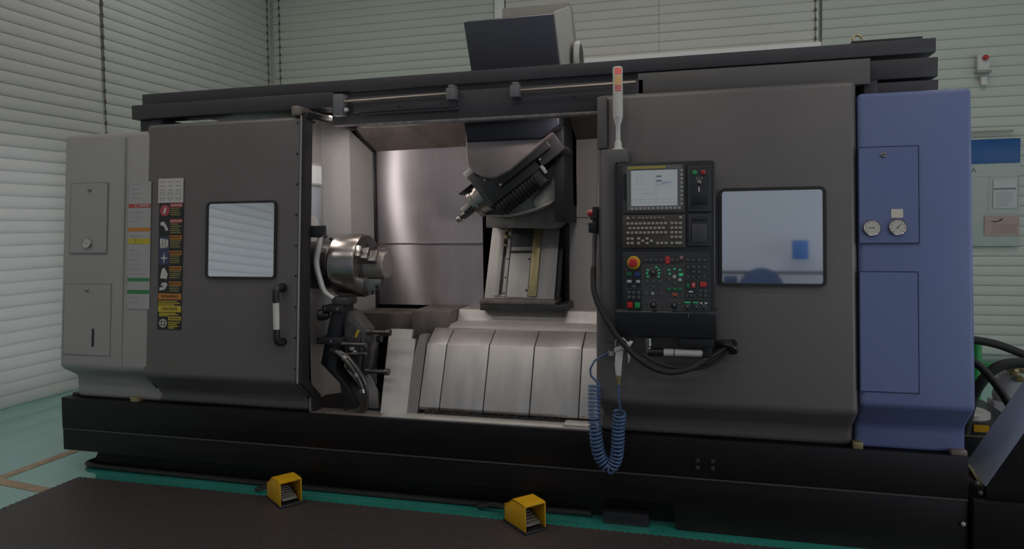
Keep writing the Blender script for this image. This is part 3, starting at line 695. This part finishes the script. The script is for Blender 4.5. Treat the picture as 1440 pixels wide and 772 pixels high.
redm = mat('red_led', (.5, .02, .02), .4, emit=(1, .08, .06), es=.9); yelm = mat('amber_led', (.5, .3, .02), .4, emit=(1, .45, .1), es=.45); rdim = mat('red_led_dim', (.4, .05, .04), .4, emit=(1, .1, .08), es=.35)
def leds(z0, rows_, m):
    mb = MB()
    for r_ in range(rows_):
        for c_ in range(3):
            a = math.radians(-118+c_*26+13); mb.ball((LX+.0255*math.cos(a), -.10+.0255*math.sin(a), z0-r_*.0115), .0052, 8)
    part('lamp_leds', mb, m, M)
leds(2.448, 3, redm); leds(2.408, 4, yelm); leds(2.36, 3, rdim)
# door latch switch at the edge of the front cover
part('latch_switch', MB().box(-.565, -.535, -.045, .03, 1.60, 1.74, .006).box(-.585, -.54, -.055, .02, 1.60, 1.655, .006).box(-.575, -.54, -.05, .02, 1.67, 1.69, .004), BLACK, M)
part('latch_button', MB().lathe([(0, .018), (.022, .018), (.028, .012)], (-.563, -.03, 1.705), (-1, 0, 0), 18), RED, M)
part('latch_pin', MB().cyl((-.585, -.03, 1.648), (-.602, -.03, 1.648), .006, n=10), CHROME, M)
part('latch_cable', MB().tube([(-.552, -.04, 1.60), (-.552, -.06, 1.50), (-.55, -.09, 1.42)], .012, 10, 4), GREYP, M)

# ------------------------------------------------------------------ control panel (swings on the column)
P = thing('control_panel', 'black operator control panel with screen, keyboard and lit buttons right of the opening', 'control panel', (-.18, -.1, 1.03))
YF = -.20
part('housing', MB().rrect(-.420, .066, 1.15, 1.955, YF, -.085, .018, .006), BLACK, P)
part('lower_console', MB().prism([(-.085, 1.06), (-.205, 1.07), (-.218, 1.20), (-.20, 1.215), (-.085, 1.215)], 'x', -.425, .076, .008, 3), BLACK, P)
part('console_foot', MB().box(-.11, .06, -.19, -.10, 1.02, 1.07, .006), BLACK, P)
su = part('screen_unit', MB().rrect(-.385, -.079, 1.697, 1.940, YF-.008, YF+.01, .006, .003), GREYP, P)
part('screen_bezel', MB().frame(-.362, -.092, 1.712, 1.937, .021, .006, YF-.014, YF-.006), mat('bezel_grey', (.15, .145, .145), .45), su)
scr = part('display', MB().box(-.341, -.106, YF-.011, YF-.004, 1.735, 1.914), mat('lit_screen', (.02, .02, .02), .2, emit=(.70, .76, .79), es=.66), su)
ui = MB()
for a in ((-.219, -.2175, 1.74, 1.87), (-.34, -.107, 1.767, 1.7685), (-.34, -.107, 1.752, 1.7535), (-.284, -.23, 1.796, 1.7985), (-.31, -.308, 1.86, 1.89), (-.295, -.278, 1.86, 1.862), (-.295, -.278, 1.885, 1.887), (-.216, -.13, 1.852, 1.8545), (-.216, -.107, 1.83, 1.831), (-.33, -.25, 1.845, 1.846), (-.33, -.26, 1.82, 1.821)):
    ui.box(a[0], a[1], YF-.0118, YF-.0105, a[2], a[3])
part('display_lines', ui, mat('screen_grey', (.02,)*3, .3, emit=(.40, .50, .56), es=.62), su)
part('display_block', MB().box(-.216, -.190, YF-.0118, YF-.0105, 1.878, 1.886).box(-.216, -.190, YF-.0118, YF-.0105, 1.856, 1.864), mat('screen_dark', (.02,)*3, .3, emit=(.2, .25, .28), es=.62), su)
part('display_block', MB().box(-.19, -.145, YF-.0118, YF-.0105, 1.846, 1.851).box(-.215, -.17, YF-.0118, YF-.0105, 1.84, 1.843), mat('screen_blue', (.02,)*3, .3, emit=(.35, .52, .72), es=.62), su)
part('brand_strip', MB().box(-.356, -.170, YF-.0155, YF-.01, 1.921, 1.934), mat('dull_gold', (.40, .30, .07), .4), su)
sk = MB()
for i in range(6): sk.box(-.343+i*.0205, -.343+i*.0205+.014, YF-.017, YF-.01, 1.716, 1.728, .002)
for i in range(6): sk.box(-.215+i*.0205, -.215+i*.0205+.014, YF-.017, YF-.01, 1.716, 1.728, .002)
part('soft_keys', sk, mat('key_grey', (.34, .33, .32), .5), su, kind='stuff')
sk = MB()
for i in range(9): sk.box(-.0985, -.0865, YF-.017, YF-.01, 1.900-i*.0205, 1.914-i*.0205, .002)
part('soft_keys', sk, mat('key_grey', (.34,)*3), su, kind='stuff')
part('card_slot', MB().box(-.380, -.366, YF-.011, YF-.006, 1.77, 1.90), BLACK, su)
ku = part('keyboard_unit', MB().rrect(-.387, -.076, 1.524, 1.691, YF-.008, YF+.01, .005, .003), mat('keyboard_brown', (.060, .048, .043), .5), P)
kk = MB(); kd = MB()
def key(x, z, w=.0155, h=.013, mb=None): (mb or kk).box(x, x+w, YF-.014, YF-.006, z, z+h, .0025)
def kx(px): return -.429 + (px/5.513)*.003575 + .0035     # keyboard zoom -> metres across
key(-.366, 1.668); key(-.338, 1.668, mb=kd)
for i in range(7): key(-.309+i*.0195, 1.668, mb=kd)
key(-.106, 1.668)
for r_, (x0, n, z) in enumerate(((-.366, 10, 1.640), (-.356, 9, 1.617), (-.366, 10, 1.594))):
    for i in range(n): key(x0+i*.0207, z)
for r_, z in enumerate((1.640, 1.617, 1.594, 1.571)):
    for i in range(3): key(-.149+i*.0207, z)
for z in (1.564, 1.541):
    for i in range(2): key(-.366+i*.0207, z)
key(-.313, 1.564); key(-.313, 1.541); key(-.292, 1.5525); key(-.271, 1.564); key(-.271, 1.541); key(-.250, 1.5525)
for i in range(3): key(-.219+i*.0207, 1.541)
key(-.149, 1.541); key(-.126, 1.541, .034)
part('keys', kk, mat('key_cream', (.36, .32, .28), .5), ku, kind='stuff')
part('keys', kd, mat('key_tan', (.19, .165, .15), .5), ku, kind='stuff')
SIL = mat('thin_silver', (.14, .14, .145), .4, .5)
def outlined(x0, x1, z0, z1, parent, w=.0025): 
    part('panel_outline', MB().frame(x0, x1, z0, z1, w, .003, YF-.0095, YF-.004), SIL, parent)
r1 = part('key_switch_panel', MB().rrect(-.066, .050, 1.700, 1.930, YF-.008, YF+.01, .005, .003), BLACKP, P); outlined(-.058, .042, 1.708, 1.922, r1)
part('power_button', MB().lathe([(0, .012), (.010, .012), (.013, .006)], (-.030, YF-.006, 1.895), (0, -1, 0), 18), mat('green_lit', (.02, .2, .07), .4, emit=(.05, 1, .35), es=.06), r1, label='green power button')
part('power_button', MB().lathe([(0, .012), (.010, .012), (.013, .006)], (.011, YF-.006, 1.895), (0, -1, 0), 18), mat('red_lit', (.3, .02, .02), .4, emit=(1, .08, .08), es=.06), r1, label='red power button')
part('key_switch', MB().lathe([(0, .012), (.012, .010), (.014, .005)], (-.009, YF-.006, 1.848), (0, -1, 0), 16).box(-.0115, -.0065, YF-.03, YF-.018, 1.842, 1.854), CHROME, r1)
part('switch_print', MB().text('0 1 2', -.009, 1.868, .016, YF-.0085), DECALW, r1)
part('key_tag', MB().box(-.012, -.006, YF-.009, YF-.007, 1.80, 1.826), DECALW, r1)
part('hour_meter', MB().box(-.045, .030, YF-.009, YF-.004, 1.735, 1.79, .002), BLACK, r1)
r2 = part('port_panel', MB().rrect(-.066, .050, 1.530, 1.692, YF-.008, YF+.01, .005, .003), BLACKP, P); outlined(-.056, .041, 1.540, 1.682, r2)
part('port_cover', MB().box(-.044, .028, YF-.011, YF-.006, 1.55, 1.64, .002), GREYP, r2)
part('port_strip', MB().box(-.046, .030, YF-.010, YF-.006, 1.655, 1.672, .002), BLACK, r2)
op = part('operation_panel', MB().rrect(-.388, .044, 1.205, 1.503, YF-.010, YF+.01, .005, .003), BLACKP, P); YO = YF-.010
def zx(px): return -.424 + px/5.513*.00357      # 827 px wide zoom of 150 px
def zz(py): return 1.508 - (py-60)/5.513*.00358
def cell(x0, y0, x1, y1): part('button_field', MB().frame(zx(x0), zx(x1), zz(y1), zz(y0), .0016, .002, YO-.0012, YO+.002), SIL, op)
for c in ((82, 98, 208, 355), (82, 355, 208, 515), (212, 98, 382, 520), (384, 98, 526, 520), (530, 98, 712, 155), (530, 158, 712, 275), (530, 280, 625, 425), (630, 280, 712, 425), (530, 428, 712, 520)): cell(*c)
part('operation_field', MB().box(zx(214), zx(380), YO-.0008, YO+.001, zz(518), zz(160)), GREYP, op)
part('operation_field', MB().box(zx(386), zx(524), YO-.0008, YO+.001, zz(518), zz(160)), GREYP, op)
part('emergency_ring', MB().lathe([(0, .033), (.004, .033), (.006, .028)], (zx(145), YO, zz(150)), (0, -1, 0), 32), YELLOW, op)
part('emergency_stop', MB().lathe([(0, .014), (.012, .014), (.014, .023), (.026, .023), (.032, .017), (.033, .004)], (zx(142), YO, zz(150)), (0, -1, 0), 32), RED, op, label='red emergency stop button')
GL = mat('green_led', (.02, .2, .06), .4, emit=(.08, 1, .40), es=.42); RL = mat('red_led_button', (.3, .02, .02), .4, emit=(1, .10, .12), es=.16)
PL = mat('pale_led', (.3, .3, .3), .4, emit=(.8, .9, .95), es=.12); BLU = mat('blue_button', (.03, .05, .22), .4); KEYD = mat('dark_key', (.085, .083, .085), .5)
def btn(px, py, s, m, name='button', h=.006, w=None):
    w = w or s
    return part(name, MB().box(zx(px)-w, zx(px)+w, YO-h, YO+.001, zz(py)-s, zz(py)+s, .0015), m, op)
btn(110, 240, .010, mat('dark_green_button', (.02, .13, .05), .4), h=.008, w=.013); btn(172, 243, .010, BLU, h=.008, w=.014)
btn(110, 297, .007, PL, w=.011); btn(178, 297, .007, PL, w=.010); btn(145, 336, .006, KEYD, w=.011)
for r_ in range(2):
    for c_ in range(3): btn(108+c_*37, 385+r_*36, .008, KEYD)
btn(115, 482, .014, mat('red_button', (.52, .015, .015), .4), 'cycle_button', .010); btn(172, 482, .013, mat('green_button', (.02, .30, .09), .4), 'cycle_button', .010)
kmb = MB()
def minik(px, py, w=.008, h=.007): kmb.box(zx(px)-w, zx(px)+w, YO-.005, YO, zz(py)-h, zz(py)+h, .001)
for px in (238, 277, 315, 354, 440, 474, 557, 596, 640, 680): minik(px, 130)
for px in (245, 295, 345): minik(px, 298)
for px in (237, 352): minik(px, 392)
minik(295, 338); minik(412, 282); minik(458, 308)
for px in (558, 598, 638, 678): minik(px, 185); minik(px, 258, .007, .005)
for px in (598, 638): minik(px, 220)
for px in (550, 580, 605): minik(px, 405, .005)
for px in (650, 685): minik(px, 365); minik(px, 400)
part('small_keys', kmb, KEYD, op, kind='stuff')
lg = MB()
for px, py in ((253, 208), (253, 258), (247, 232), (318, 185), (338, 205), (340, 232), (336, 258), (415, 205), (455, 198), (497, 205), (512, 240), (420, 236)):
    lg.lathe([(0, .0055), (.004, .0045)], (zx(px), YO, zz(py)), (0, -1, 0), 10)
part('green_lamps', lg, GL, op)
def knob(px, py, r):
    part('knob', MB().lathe([(0, r), (.006, r*.95), (.018, r*.8), (.020, r*.6)], (zx(px), YO, zz(py)), (0, -1, 0), 24), BLACK, op)
    tk = MB()
    for k in range(9):
        a = math.radians(220-k*32.5); tk.box(zx(px)+math.cos(a)*r*1.5-.0011, zx(px)+math.cos(a)*r*1.5+.0011, YO-.0015, YO, zz(py)+math.sin(a)*r*1.5-.0011, zz(py)+math.sin(a)*r*1.5+.0011)
    a = math.radians(120); tk.box(zx(px)-.0012, zx(px)+.0012, YO-.0208, YO-.019, zz(py)+r*.1, zz(py)+r*.75)
    part('knob_marks', tk, TEXTW, op)
knob(296, 230, .015); knob(297, 480, .017); knob(455, 480, .017)
for px in (555, 618, 675): knob(px, 490, .009)
btn(405, 120, .011, RL, w=.012); btn(405, 145, .008, RL, w=.010); btn(507, 112, .008, mat('pink_key', (.35, .16, .17), .5), w=.008)
btn(455, 258, .008, PL, w=.008); btn(497, 282, .007, PL, w=.008); btn(505, 242, .007, GL, w=.010)
for px in (415, 457, 498): btn(px, 355, .007, mat('green_key', (.02, .14, .06), .4, emit=(.05, 1, .4), es=.025), w=.010)
btn(457, 397, .008, mat('orange_key', (.32, .10, .04), .4), w=.012); btn(290, 390, .006, PL, w=.006)
btn(557, 325, .010, mat('green_key', (.02,)*3), w=.008); btn(597, 322, .013, RL, w=.009); btn(670, 315, .012, RL, w=.015)
part('panel_print', MB().text('\u2191', zx(597), zz(322), .018, YO-.0068), TEXTW, op)
lg = MB()
for px in (550, 568, 605, 625, 540): lg.box(zx(px)-.005, zx(px)+.005, YO-.002, YO, zz(455)-.003, zz(455)+.003)
part('green_lamps', lg, GL, op)
lg = MB()
for px in (655, 690): lg.box(zx(px)-.006, zx(px)+.006, YO-.002, YO, zz(458)-.003, zz(458)+.003)
lg.box(zx(578)-.01, zx(578)+.01, YO-.002, YO, zz(372)-.003, zz(372)+.003)
part('panel_print', lg, TEXTW, op)
part('console_key', MB().box(zx(561)-.003, zx(561)+.003, YO-.02, YO, zz(565), zz(530)), CHROME, P)
# grip bar under the console
part('grip_post', MB().lathe([(0, .014), (.03, .014), (.035, .018), (.075, .018)], (-.262, -.16, .985), (0, 0, 1), 18), CHROME, P)
part('grip_end', MB().cyl((-.262, -.16, .988), (-.185, -.16, .988), .021).cyl((.005, -.16, .990), (.045, -.16, .990), .019).box(.01, .05, -.18, -.13, .97, 1.04, .008), BLACK, P)
gs = part('grip_sleeve', MB().cyl((-.19, -.16, .988), (.007, -.16, .990), .0185), WHITEP, P, label='white grip bar')
part('grip_ring', MB().cyl((-.135, -.16, .9885), (-.130, -.16, .9885), .0192), BLACK, P)

# ribbed cable hanging from the latch to the hook
def ribbed(path, r, sm=10, step=.012):
    Pp = catmull([Vector(p) for p in path], sm); mb = MB().tube(Pp, r, 10)
    acc = 0
    for i in range(1, len(Pp)):
        dseg = Pp[i]-Pp[i-1]; L_ = dseg.length; t = (step-acc)
        while t <= L_:
            c = Pp[i-1]+dseg*(t/L_); dd = dseg.normalized(); mb.cyl(c-dd*.003, c+dd*.003, r*1.16, n=10); t += step
        acc = (acc+L_) % step
    return mb
hc = thing('hanging_cable', 'black ribbed cable sagging from latch switch to hook below control panel', 'cable', (-.55, -.13, 1.40))
part('conduit', ribbed([(-.551, -.095, 1.42), (-.548, -.13, 1.36), (-.535, -.17, 1.28), (-.49, -.21, 1.19), (-.42, -.235, 1.085), (-.34, -.245, .995), (-.25, -.24, .93), (-.16, -.225, .90), (-.06, -.20, .915), (.03, -.165, .965), (.09, -.14, 1.0), (.135, -.125, 1.03)], .0135), RUBBER, hc)
part('inner_cable', MB().tube([(-.29, -.20, .985), (-.24, -.19, .95), (-.14, -.17, .915), (-.02, -.15, .91), (.07, -.14, .945), (.13, -.13, 1.0)], .010, 8, 5), RUBBER, hc)
hk = MB().tube([(.08, -.13, 1.03), (.12, -.15, 1.035), (.16, -.15, 1.02), (.165, -.13, .995), (.14, -.11, .99)], .011, 8, 4).box(.07, .15, -.125, -.085, 1.0, 1.05, .006).lathe([(0, .02), (.03, .02), (.03, .010)], (.155, -.085, 1.035), (0, -1, 0), 14)
part('cable_hook', hk, BLACK, M)
for dx in (.0, .03, .06): pass

# air blow gun with coiled hose ------------------------------------------------
G = thing('air_gun', 'pale air blow gun on the cover edge with blue coiled hose hanging', 'air gun', (-.40, -.2, .80))
part('gun_body', MB().prism([(-.432, .985), (-.36, 1.008), (-.335, 1.045), (-.352, 1.05), (-.375, 1.028), (-.432, 1.010)], 'y', -.215, -.185, .006).prism([(-.425, .99), (-.385, 1.0), (-.395, .91), (-.398, .865), (-.425, .865), (-.43, .92)], 'y', -.214, -.186, .008, 3), WHITEP, G)
part('gun_trigger', MB().prism([(-.365, 1.005), (-.35, 1.005), (-.352, .95), (-.362, .93)], 'y', -.207, -.193, .003), WHITEP, G)
part('gun_hanger', MB().tube([(-.42, -.2, 1.01), (-.425, -.195, 1.04), (-.40, -.19, 1.06), (-.375, -.19, 1.045), (-.36, -.2, 1.03)], .006, 8, 4).ball((-.395, -.2, 1.03), .014), CHROME, G)
part('hose_fitting', MB().lathe([(0, .009), (.03, .011), (.035, .014), (.05, .014)], (-.412, -.2, .82), (0, 0, 1), 12), BRASS, G)
def coil(axis_pts, r_c, turns, lead_in, lead_out, wire=.0062):
    A = catmull([Vector(p) for p in axis_pts], 40)
    # resample by length
    L_ = [0]
    for i in range(1, len(A)): L_.append(L_[-1]+(A[i]-A[i-1]).length)
    N_ = turns*12; out = []; j = 0; nrm = None
    for k in range(N_+1):
        s = L_[-1]*k/N_
        while j < len(A)-2 and L_[j+1] < s: j += 1
        t = (s-L_[j])/max(L_[j+1]-L_[j], 1e-6); p = A[j].lerp(A[j+1], t); tg = (A[j+1]-A[j]).normalized()
        if nrm is None: nrm = Vector((1, 0, 0)); 
        nrm = (nrm - tg*nrm.dot(tg)).normalized(); bn = tg.cross(nrm); an = 2*math.pi*k/12
        out.append(p + (nrm*math.cos(an)+bn*math.sin(an))*r_c)
    return MB().tube(lead_in+out+lead_out, wire, 6)
cl = coil([(-.545, -.14, .80), (-.548, -.14, .70), (-.545, -.14, .58), (-.533, -.13, .46), (-.515, -.12, .40), (-.475, -.115, .352), (-.44, -.12, .40), (-.428, -.13, .46), (-.42, -.14, .58), (-.412, -.155, .665)], .030, 38,
          [Vector(p) for p in ((-.463, -.10, .962), (-.50, -.115, .955), (-.545, -.13, .925), (-.568, -.135, .88), (-.565, -.135, .845))],
          [Vector(p) for p in ((-.405, -.17, .68), (-.412, -.19, .73), (-.413, -.2, .82))])
part('coiled_hose', cl, HOSEB, G, label='blue coiled air hose')
part('hose_elbow', MB().lathe([(0, .012), (.03, .012)], (-.46, -.085, .962), (0, -1, 0), 12).box(-.478, -.447, -.105, -.09, .948, .974, .003), STEEL2, M)

# ------------------------------------------------------------------ foot pedals
def pedal():
    t = thing('foot_pedal', 'yellow foot pedal on the mat edge in front of the sliding door', 'foot pedal', (0, 0, 0), 'yellow foot pedals')
    Wd, D, H = .066, .105, .152
    prof = [(-D, .012), (-D, H-.004), (-D+.03, H), (.02, H), (.085, .105), (.105, .10), (.105, .012)]   # (y, z): opening towards -y
    def lerp_in(p): return p
    t_ = .006
    sh = MB()
    n = len(prof)
    for sx in (-1, 1):
        sh.prism(prof, 'x', sx*Wd-(t_ if sx > 0 else 0), sx*Wd+(0 if sx > 0 else t_), .002)
    top = [(-D, H-.004), (-D+.03, H), (.02, H), (.085, .105), (.105, .10), (.105, .012)]
    for a, b_ in zip(top, top[1:]):
        dy, dz = b_[0]-a[0], b_[1]-a[1]; l_ = math.hypot(dy, dz); ny, nz = -dz/l_*-t_, dy/l_*-t_
        sh.hexa([(-Wd, a[0], a[1]), (Wd, a[0], a[1]), (Wd, b_[0], b_[1]), (-Wd, b_[0], b_[1]), (-Wd, a[0]+ny, a[1]+nz), (Wd, a[0]+ny, a[1]+nz), (Wd, b_[0]+ny, b_[1]+nz), (-Wd, b_[0]+ny, b_[1]+nz)])
    part('guard', sh, YELLOW, t)
    part('sole', MB().box(-Wd-.006, Wd+.006, -D-.008, .115, .0, .013, .003), BLACK, t)
    tr = MB().hexa([(-.045, -.085, .028), (.045, -.085, .028), (.045, -.085, .036), (-.045, -.085, .036), (-.045, .05, .066), (.045, .05, .066), (.045, .05, .074), (-.045, .05, .074)], .002)
    for i in range(6): y = -.078+i*.022; tr.box(-.043, .043, y, y+.008, .037+(y+.085)*.28, .043+(y+.085)*.28)
    part('treadle', tr, mat('cast_aluminium', (.30, .28, .25), .45, .8, .2, 60), t)
    part('hinge', MB().cyl((-.06, .05, .06), (.06, .05, .06), .012, n=12).box(-.03, .03, .04, .09, .013, .06, .003), DARKSTEEL, t)
    part('cable_gland', MB().lathe([(0, .016), (.02, .016), (.03, .010), (.045, .008)], (-.02, .105, .045), (0, 1, 0), 14), BLACK, t)
    return t
p1 = pedal(); p1.location = (-2.415, -.150, .013); p1.rotation_euler = (0, 0, math.radians(54))
dup(p1, (-.930, -.150, .013), math.radians(47), 'yellow foot pedal on the mat edge below the coiled blue hose')
tag(part('pedal_cable', MB().tube([(-2.542, -.062, .055), (-2.60, -.01, .03), (-2.66, -.05, .02), (-2.70, -.02, .012), (-2.66, .05, .010), (-2.55, .09, .010)], .008, 8, 5), RUBBER), 'black cable looping behind the left yellow foot pedal', 'cable')
tag(part('pedal_cable', MB().tube([(-1.055, -.055, .055), (-1.15, .0, .05), (-1.21, .01, .03), (-1.26, .04, .012), (-1.22, .09, .010)], .012, 8, 5), RUBBER), 'short black cable behind the right yellow foot pedal', 'cable')
tag(part('floor_hose', MB().tube([(-4.03, .45, .02), (-4.12, .32, .02), (-4.15, .18, .02), (-4.10, .085, .02), (-3.7, .07, .02), (-3.0, .062, .02), (-2.2, .055, .02), (-1.3, .06, .02), (-.6, .07, .02)], .016, 8, 6), RUBBER), 'black hose on the teal floor along the foot of the machine', 'hose')

# ------------------------------------------------------------------ chip conveyor and hoses on the right
CONV = mat('grey_blue_paint', (.31, .35, .46), .5, 0, .06, 3)
K = thing('chip_conveyor', 'grey-blue sloping chip conveyor with black side at the right edge', 'conveyor', (1.6, .15, 0))
def cz(x): return .361 + 1.74*(x-1.321)
part('chute', MB().hexa([(1.321, .008, .361), (1.90, .008, cz(1.90)), (1.90, .305, cz(1.90)), (1.321, .305, .361), (1.345, .008, .347), (1.924, .008, cz(1.90)-.014), (1.924, .305, cz(1.90)-.014), (1.345, .305, .347)], .003), CONV, K)
part('side_plate', MB().prism([(1.318, .30), (1.321, .358), (1.90, cz(1.90)), (2.2, cz(1.90)), (2.2, .30)], 'y', .0, .03, .003), BASE, K)
part('conveyor_base', MB().box(1.262, 2.2, -.02, .55, .0, .300, .006), BASE, K)
part('lip_strip', MB().hexa([(1.262, .05, .44), (1.275, .05, .44), (1.325, .05, .35), (1.312, .05, .35), (1.262, .30, .44), (1.275, .30, .44), (1.325, .30, .35), (1.312, .30, .35)]), BRASS, K)
for p in ((1.285, .02, .37), (1.30, .02, .325)): part('conveyor_bolt', MB().lathe([(0, .012), (.01, .011), (.013, .005)], p, (0, -1, 0), 12), DARKSTEEL, K)
part('side_screw', MB().lathe([(0, .007), (.004, .006)], (1.455, .0, .50), (0, -1, 0), 10), BLACK, K)

tank = thing('coolant_tank', 'black coolant tank with yellow label behind the blue cabinet', 'tank', (1.6, 1.1, 0))
part('tank_body', MB().box(1.30, 1.80, .85, 1.45, .0, .455, .01), BLACK, tank)
part('tank_lid', MB().lathe([(0, .12), (.03, .12), (.04, .10)], (1.56, 1.0, .455), (0, 0, 1), 24), STEEL2, tank)
part('tank_label', MB().box(1.545, 1.625, .843, .852, .40, .44), YELLOW, tank)
part('tank_trim', MB().box(1.30, 1.80, .842, .852, .37, .378), BRASS, tank)
tag(part('black_hose', MB().tube([(1.30, 1.2, .88), (1.50, 1.22, .89), (1.70, 1.22, .88), (1.85, 1.22, .84), (2.0, 1.2, .76), (2.15, 1.15, .60)], .026, 12, 6), RUBBER), 'uppermost black hose arching right from behind the blue cabinet', 'hose')
tag(part('black_hose', MB().tube([(1.48, .80, .40), (1.52, .80, .60), (1.57, .80, .71), (1.64, .80, .79), (1.72, .80, .82), (1.83, .80, .82), (1.95, .80, .78)], .030, 12, 6), RUBBER), 'thick black hose rising from the coolant tank beside the blue cabinet', 'hose')
tag(part('black_hose', MB().tube([(1.25, .7, .93), (1.38, .7, .89), (1.50, .7, .835), (1.58, .70, .75), (1.64, .70, .66), (1.70, .70, .55)], .022, 12, 6), RUBBER), 'thin black hose dropping diagonally towards the chip conveyor', 'hose')
gp = thing('green_pipe_stand', 'bright green pipe stand behind black hoses at the right edge', 'pipe', (1.95, 1.9, 0))
GPM = mat('green_paint', (.02, .26, .06), .4)
part('post', MB().cyl((1.905, 1.9, 0), (1.905, 1.9, .78), .035, n=18), GPM, gp)
part('crossbar', MB().box(1.87, 2.6, 1.87, 1.93, .56, .62, .004), GPM, gp)
pu = thing('coolant_pump', 'grey coolant pump with brass fittings behind the hoses', 'pump', (1.9, 1.3, 0))
part('pump_body', MB().lathe([(0, .05), (.03, .065), (.16, .065), (.2, .05), (.22, .02)], (1.87, 1.35, .47), (.25, 0, 1), 20), mat('pump_grey', (.30, .29, .31), .5), pu)
part('pump_stand', MB().box(1.81, 1.95, 1.30, 1.42, 0, .48, .005), mat('pump_grey', (.3,)*3), pu)
fb = MB()
for p in ((1.87, 1.27, .70), (1.92, 1.28, .72), (1.96, 1.28, .69), (1.90, 1.27, .67), (1.95, 1.3, .64)): fb.lathe([(0, .022), (.04, .022), (.04, .015), (.06, .015)], p, (random.uniform(-1, 1), -1, random.uniform(-.4, 1)), 8)
part('pump_fittings', fb, BRASS, pu)

# ------------------------------------------------------------------ notice board and alarm on the back wall
YW = 5.57
nb = thing('notice_board', 'pale notice board with blue header hanging at the right edge', 'notice board', (3.2, YW, 1.3))
part('board', MB().box(2.72, 3.545, YW-.02, YW+.01, 1.33, 2.57, .004), mat('board_grey_green', (.42, .46, .43), .5), nb)
part('header', MB().box(2.72, 3.545, YW-.026, YW-.012, 2.29, 2.572, .003), mat('header_blue', (.005, .085, .28), .4), nb, label='blue header strip')
part('header_letter', MB().text('A', 3.075, 2.215, .085, YW-.022), mat('letter_grey', (.14, .17, .17), .5), nb)
part('rail', MB().box(2.74, 3.48, YW-.016, YW+.01, 2.655, 2.672, .003), mat('rail_grey', (.30, .29, .26), .5), nb)
part('pocket', MB().frame(3.245, 3.54, 1.72, 2.15, .006, .01, YW-.026, YW-.018), mat('pocket_edge', (.5, .54, .52), .3), nb)
part('pocket', MB().frame(2.80, 3.235, 1.72, 2.15, .006, .01, YW-.026, YW-.018), mat('pocket_edge', (.5,)*3), nb)
pp = thing('paper_sheet', 'white printed sheet in a clear pocket under the board header', 'paper', (3.38, YW-.03, 1.78))
part('sheet', MB().box(3.275, 3.515, YW-.030, YW-.027, 1.77, 2.10), mat('sheet_white', (.50, .54, .53), .5), pp)
pt = MB().box(3.28, 3.50, YW-.032, YW-.029, 1.985, 2.003)
part('heading_line', pt, mat('letter_grey', (.1,)*3), pp)
pt = MB()
for i in range(9): pt.box(3.30, 3.30+random.uniform(.10, .18), YW-.0315, YW-.029, 1.95-i*.02, 1.955-i*.02)
part('print_lines', pt, GREYTXT, pp, kind='stuff')
pk = thing('pink_card', 'pink notice card with dark figure pinned low on the board', 'card', (3.4, YW-.03, 1.46))
part('card', MB().box(3.19, 3.54, YW-.031, YW-.026, 1.455, 1.685), mat('card_pink', (.42, .30, .26), .5), pk)
part('card_figure', MB().prism([(3.24, 1.625), (3.32, 1.62), (3.36, 1.65), (3.38, 1.66), (3.36, 1.625), (3.30, 1.605)], 'y', YW-.034, YW-.03), DECALB, pk)
pt = MB()
for i in range(5): pt.box(3.27, 3.52, YW-.033, YW-.03, 1.58-i*.024, 1.585-i*.024)
part('print_lines', pt, mat('card_print', (.28, .18, .16), .5), pk, kind='stuff')
al = thing('alarm_button', 'small white alarm box with red knob on the back wall', 'alarm', (3.15, YW, 3.36))
part('alarm_box', MB().box(3.095, 3.215, YW-.05, YW+.02, 3.365, 3.545, .008), mat('alarm_white', (.62, .61, .57), .5), al)
part('alarm_knob', MB().lathe([(0, .02), (.01, .03), (.035, .03), (.045, .02)], (3.168, YW-.05, 3.505), (0, -1, 0), 20), RED, al)
part('alarm_bracket', MB().box(3.085, 3.235, YW-.06, YW+.02, 3.335, 3.362, .004), GREYTXT, al)
part('alarm_tag', MB().box(3.14, 3.20, YW-.032, YW+.02, 3.20, 3.29), mat('alarm_white', (.6,)*3), al)

# ------------------------------------------------------------------ things by the far front wall, mirrored in the right window
tag(part('wall_sign', MB().box(1.28, 1.50, -7.23, -7.20, 2.0, 2.28, .003), mat('sign_blue', (.06, .16, .45), .5)), 'small blue sign on the front wall, mirrored in the right window pane', 'sign')
cbn_ = thing('tool_cabinet', 'dark tool cabinet with domed cover by the front wall, seen mirrored in the right window', 'cabinet', (.9, -7.0, 0))
part('cabinet_body', MB().box(.2, 1.9, -7.2, -6.8, 0, 1.62, .01), mat('cabinet_blue_grey', (.05, .06, .09), .5), cbn_)
part('cabinet_cover', MB().lathe([(-.2, .3), (.2, .3)], (.82, -7.0, 1.55), (0, 1, 0), 32), mat('cover_blue', (.06, .09, .2), .5), cbn_)
part('cabinet_box', MB().box(.32, .50, -7.1, -6.9, 1.62, 1.74, .005), mat('cover_blue', (.06,)*3), cbn_)
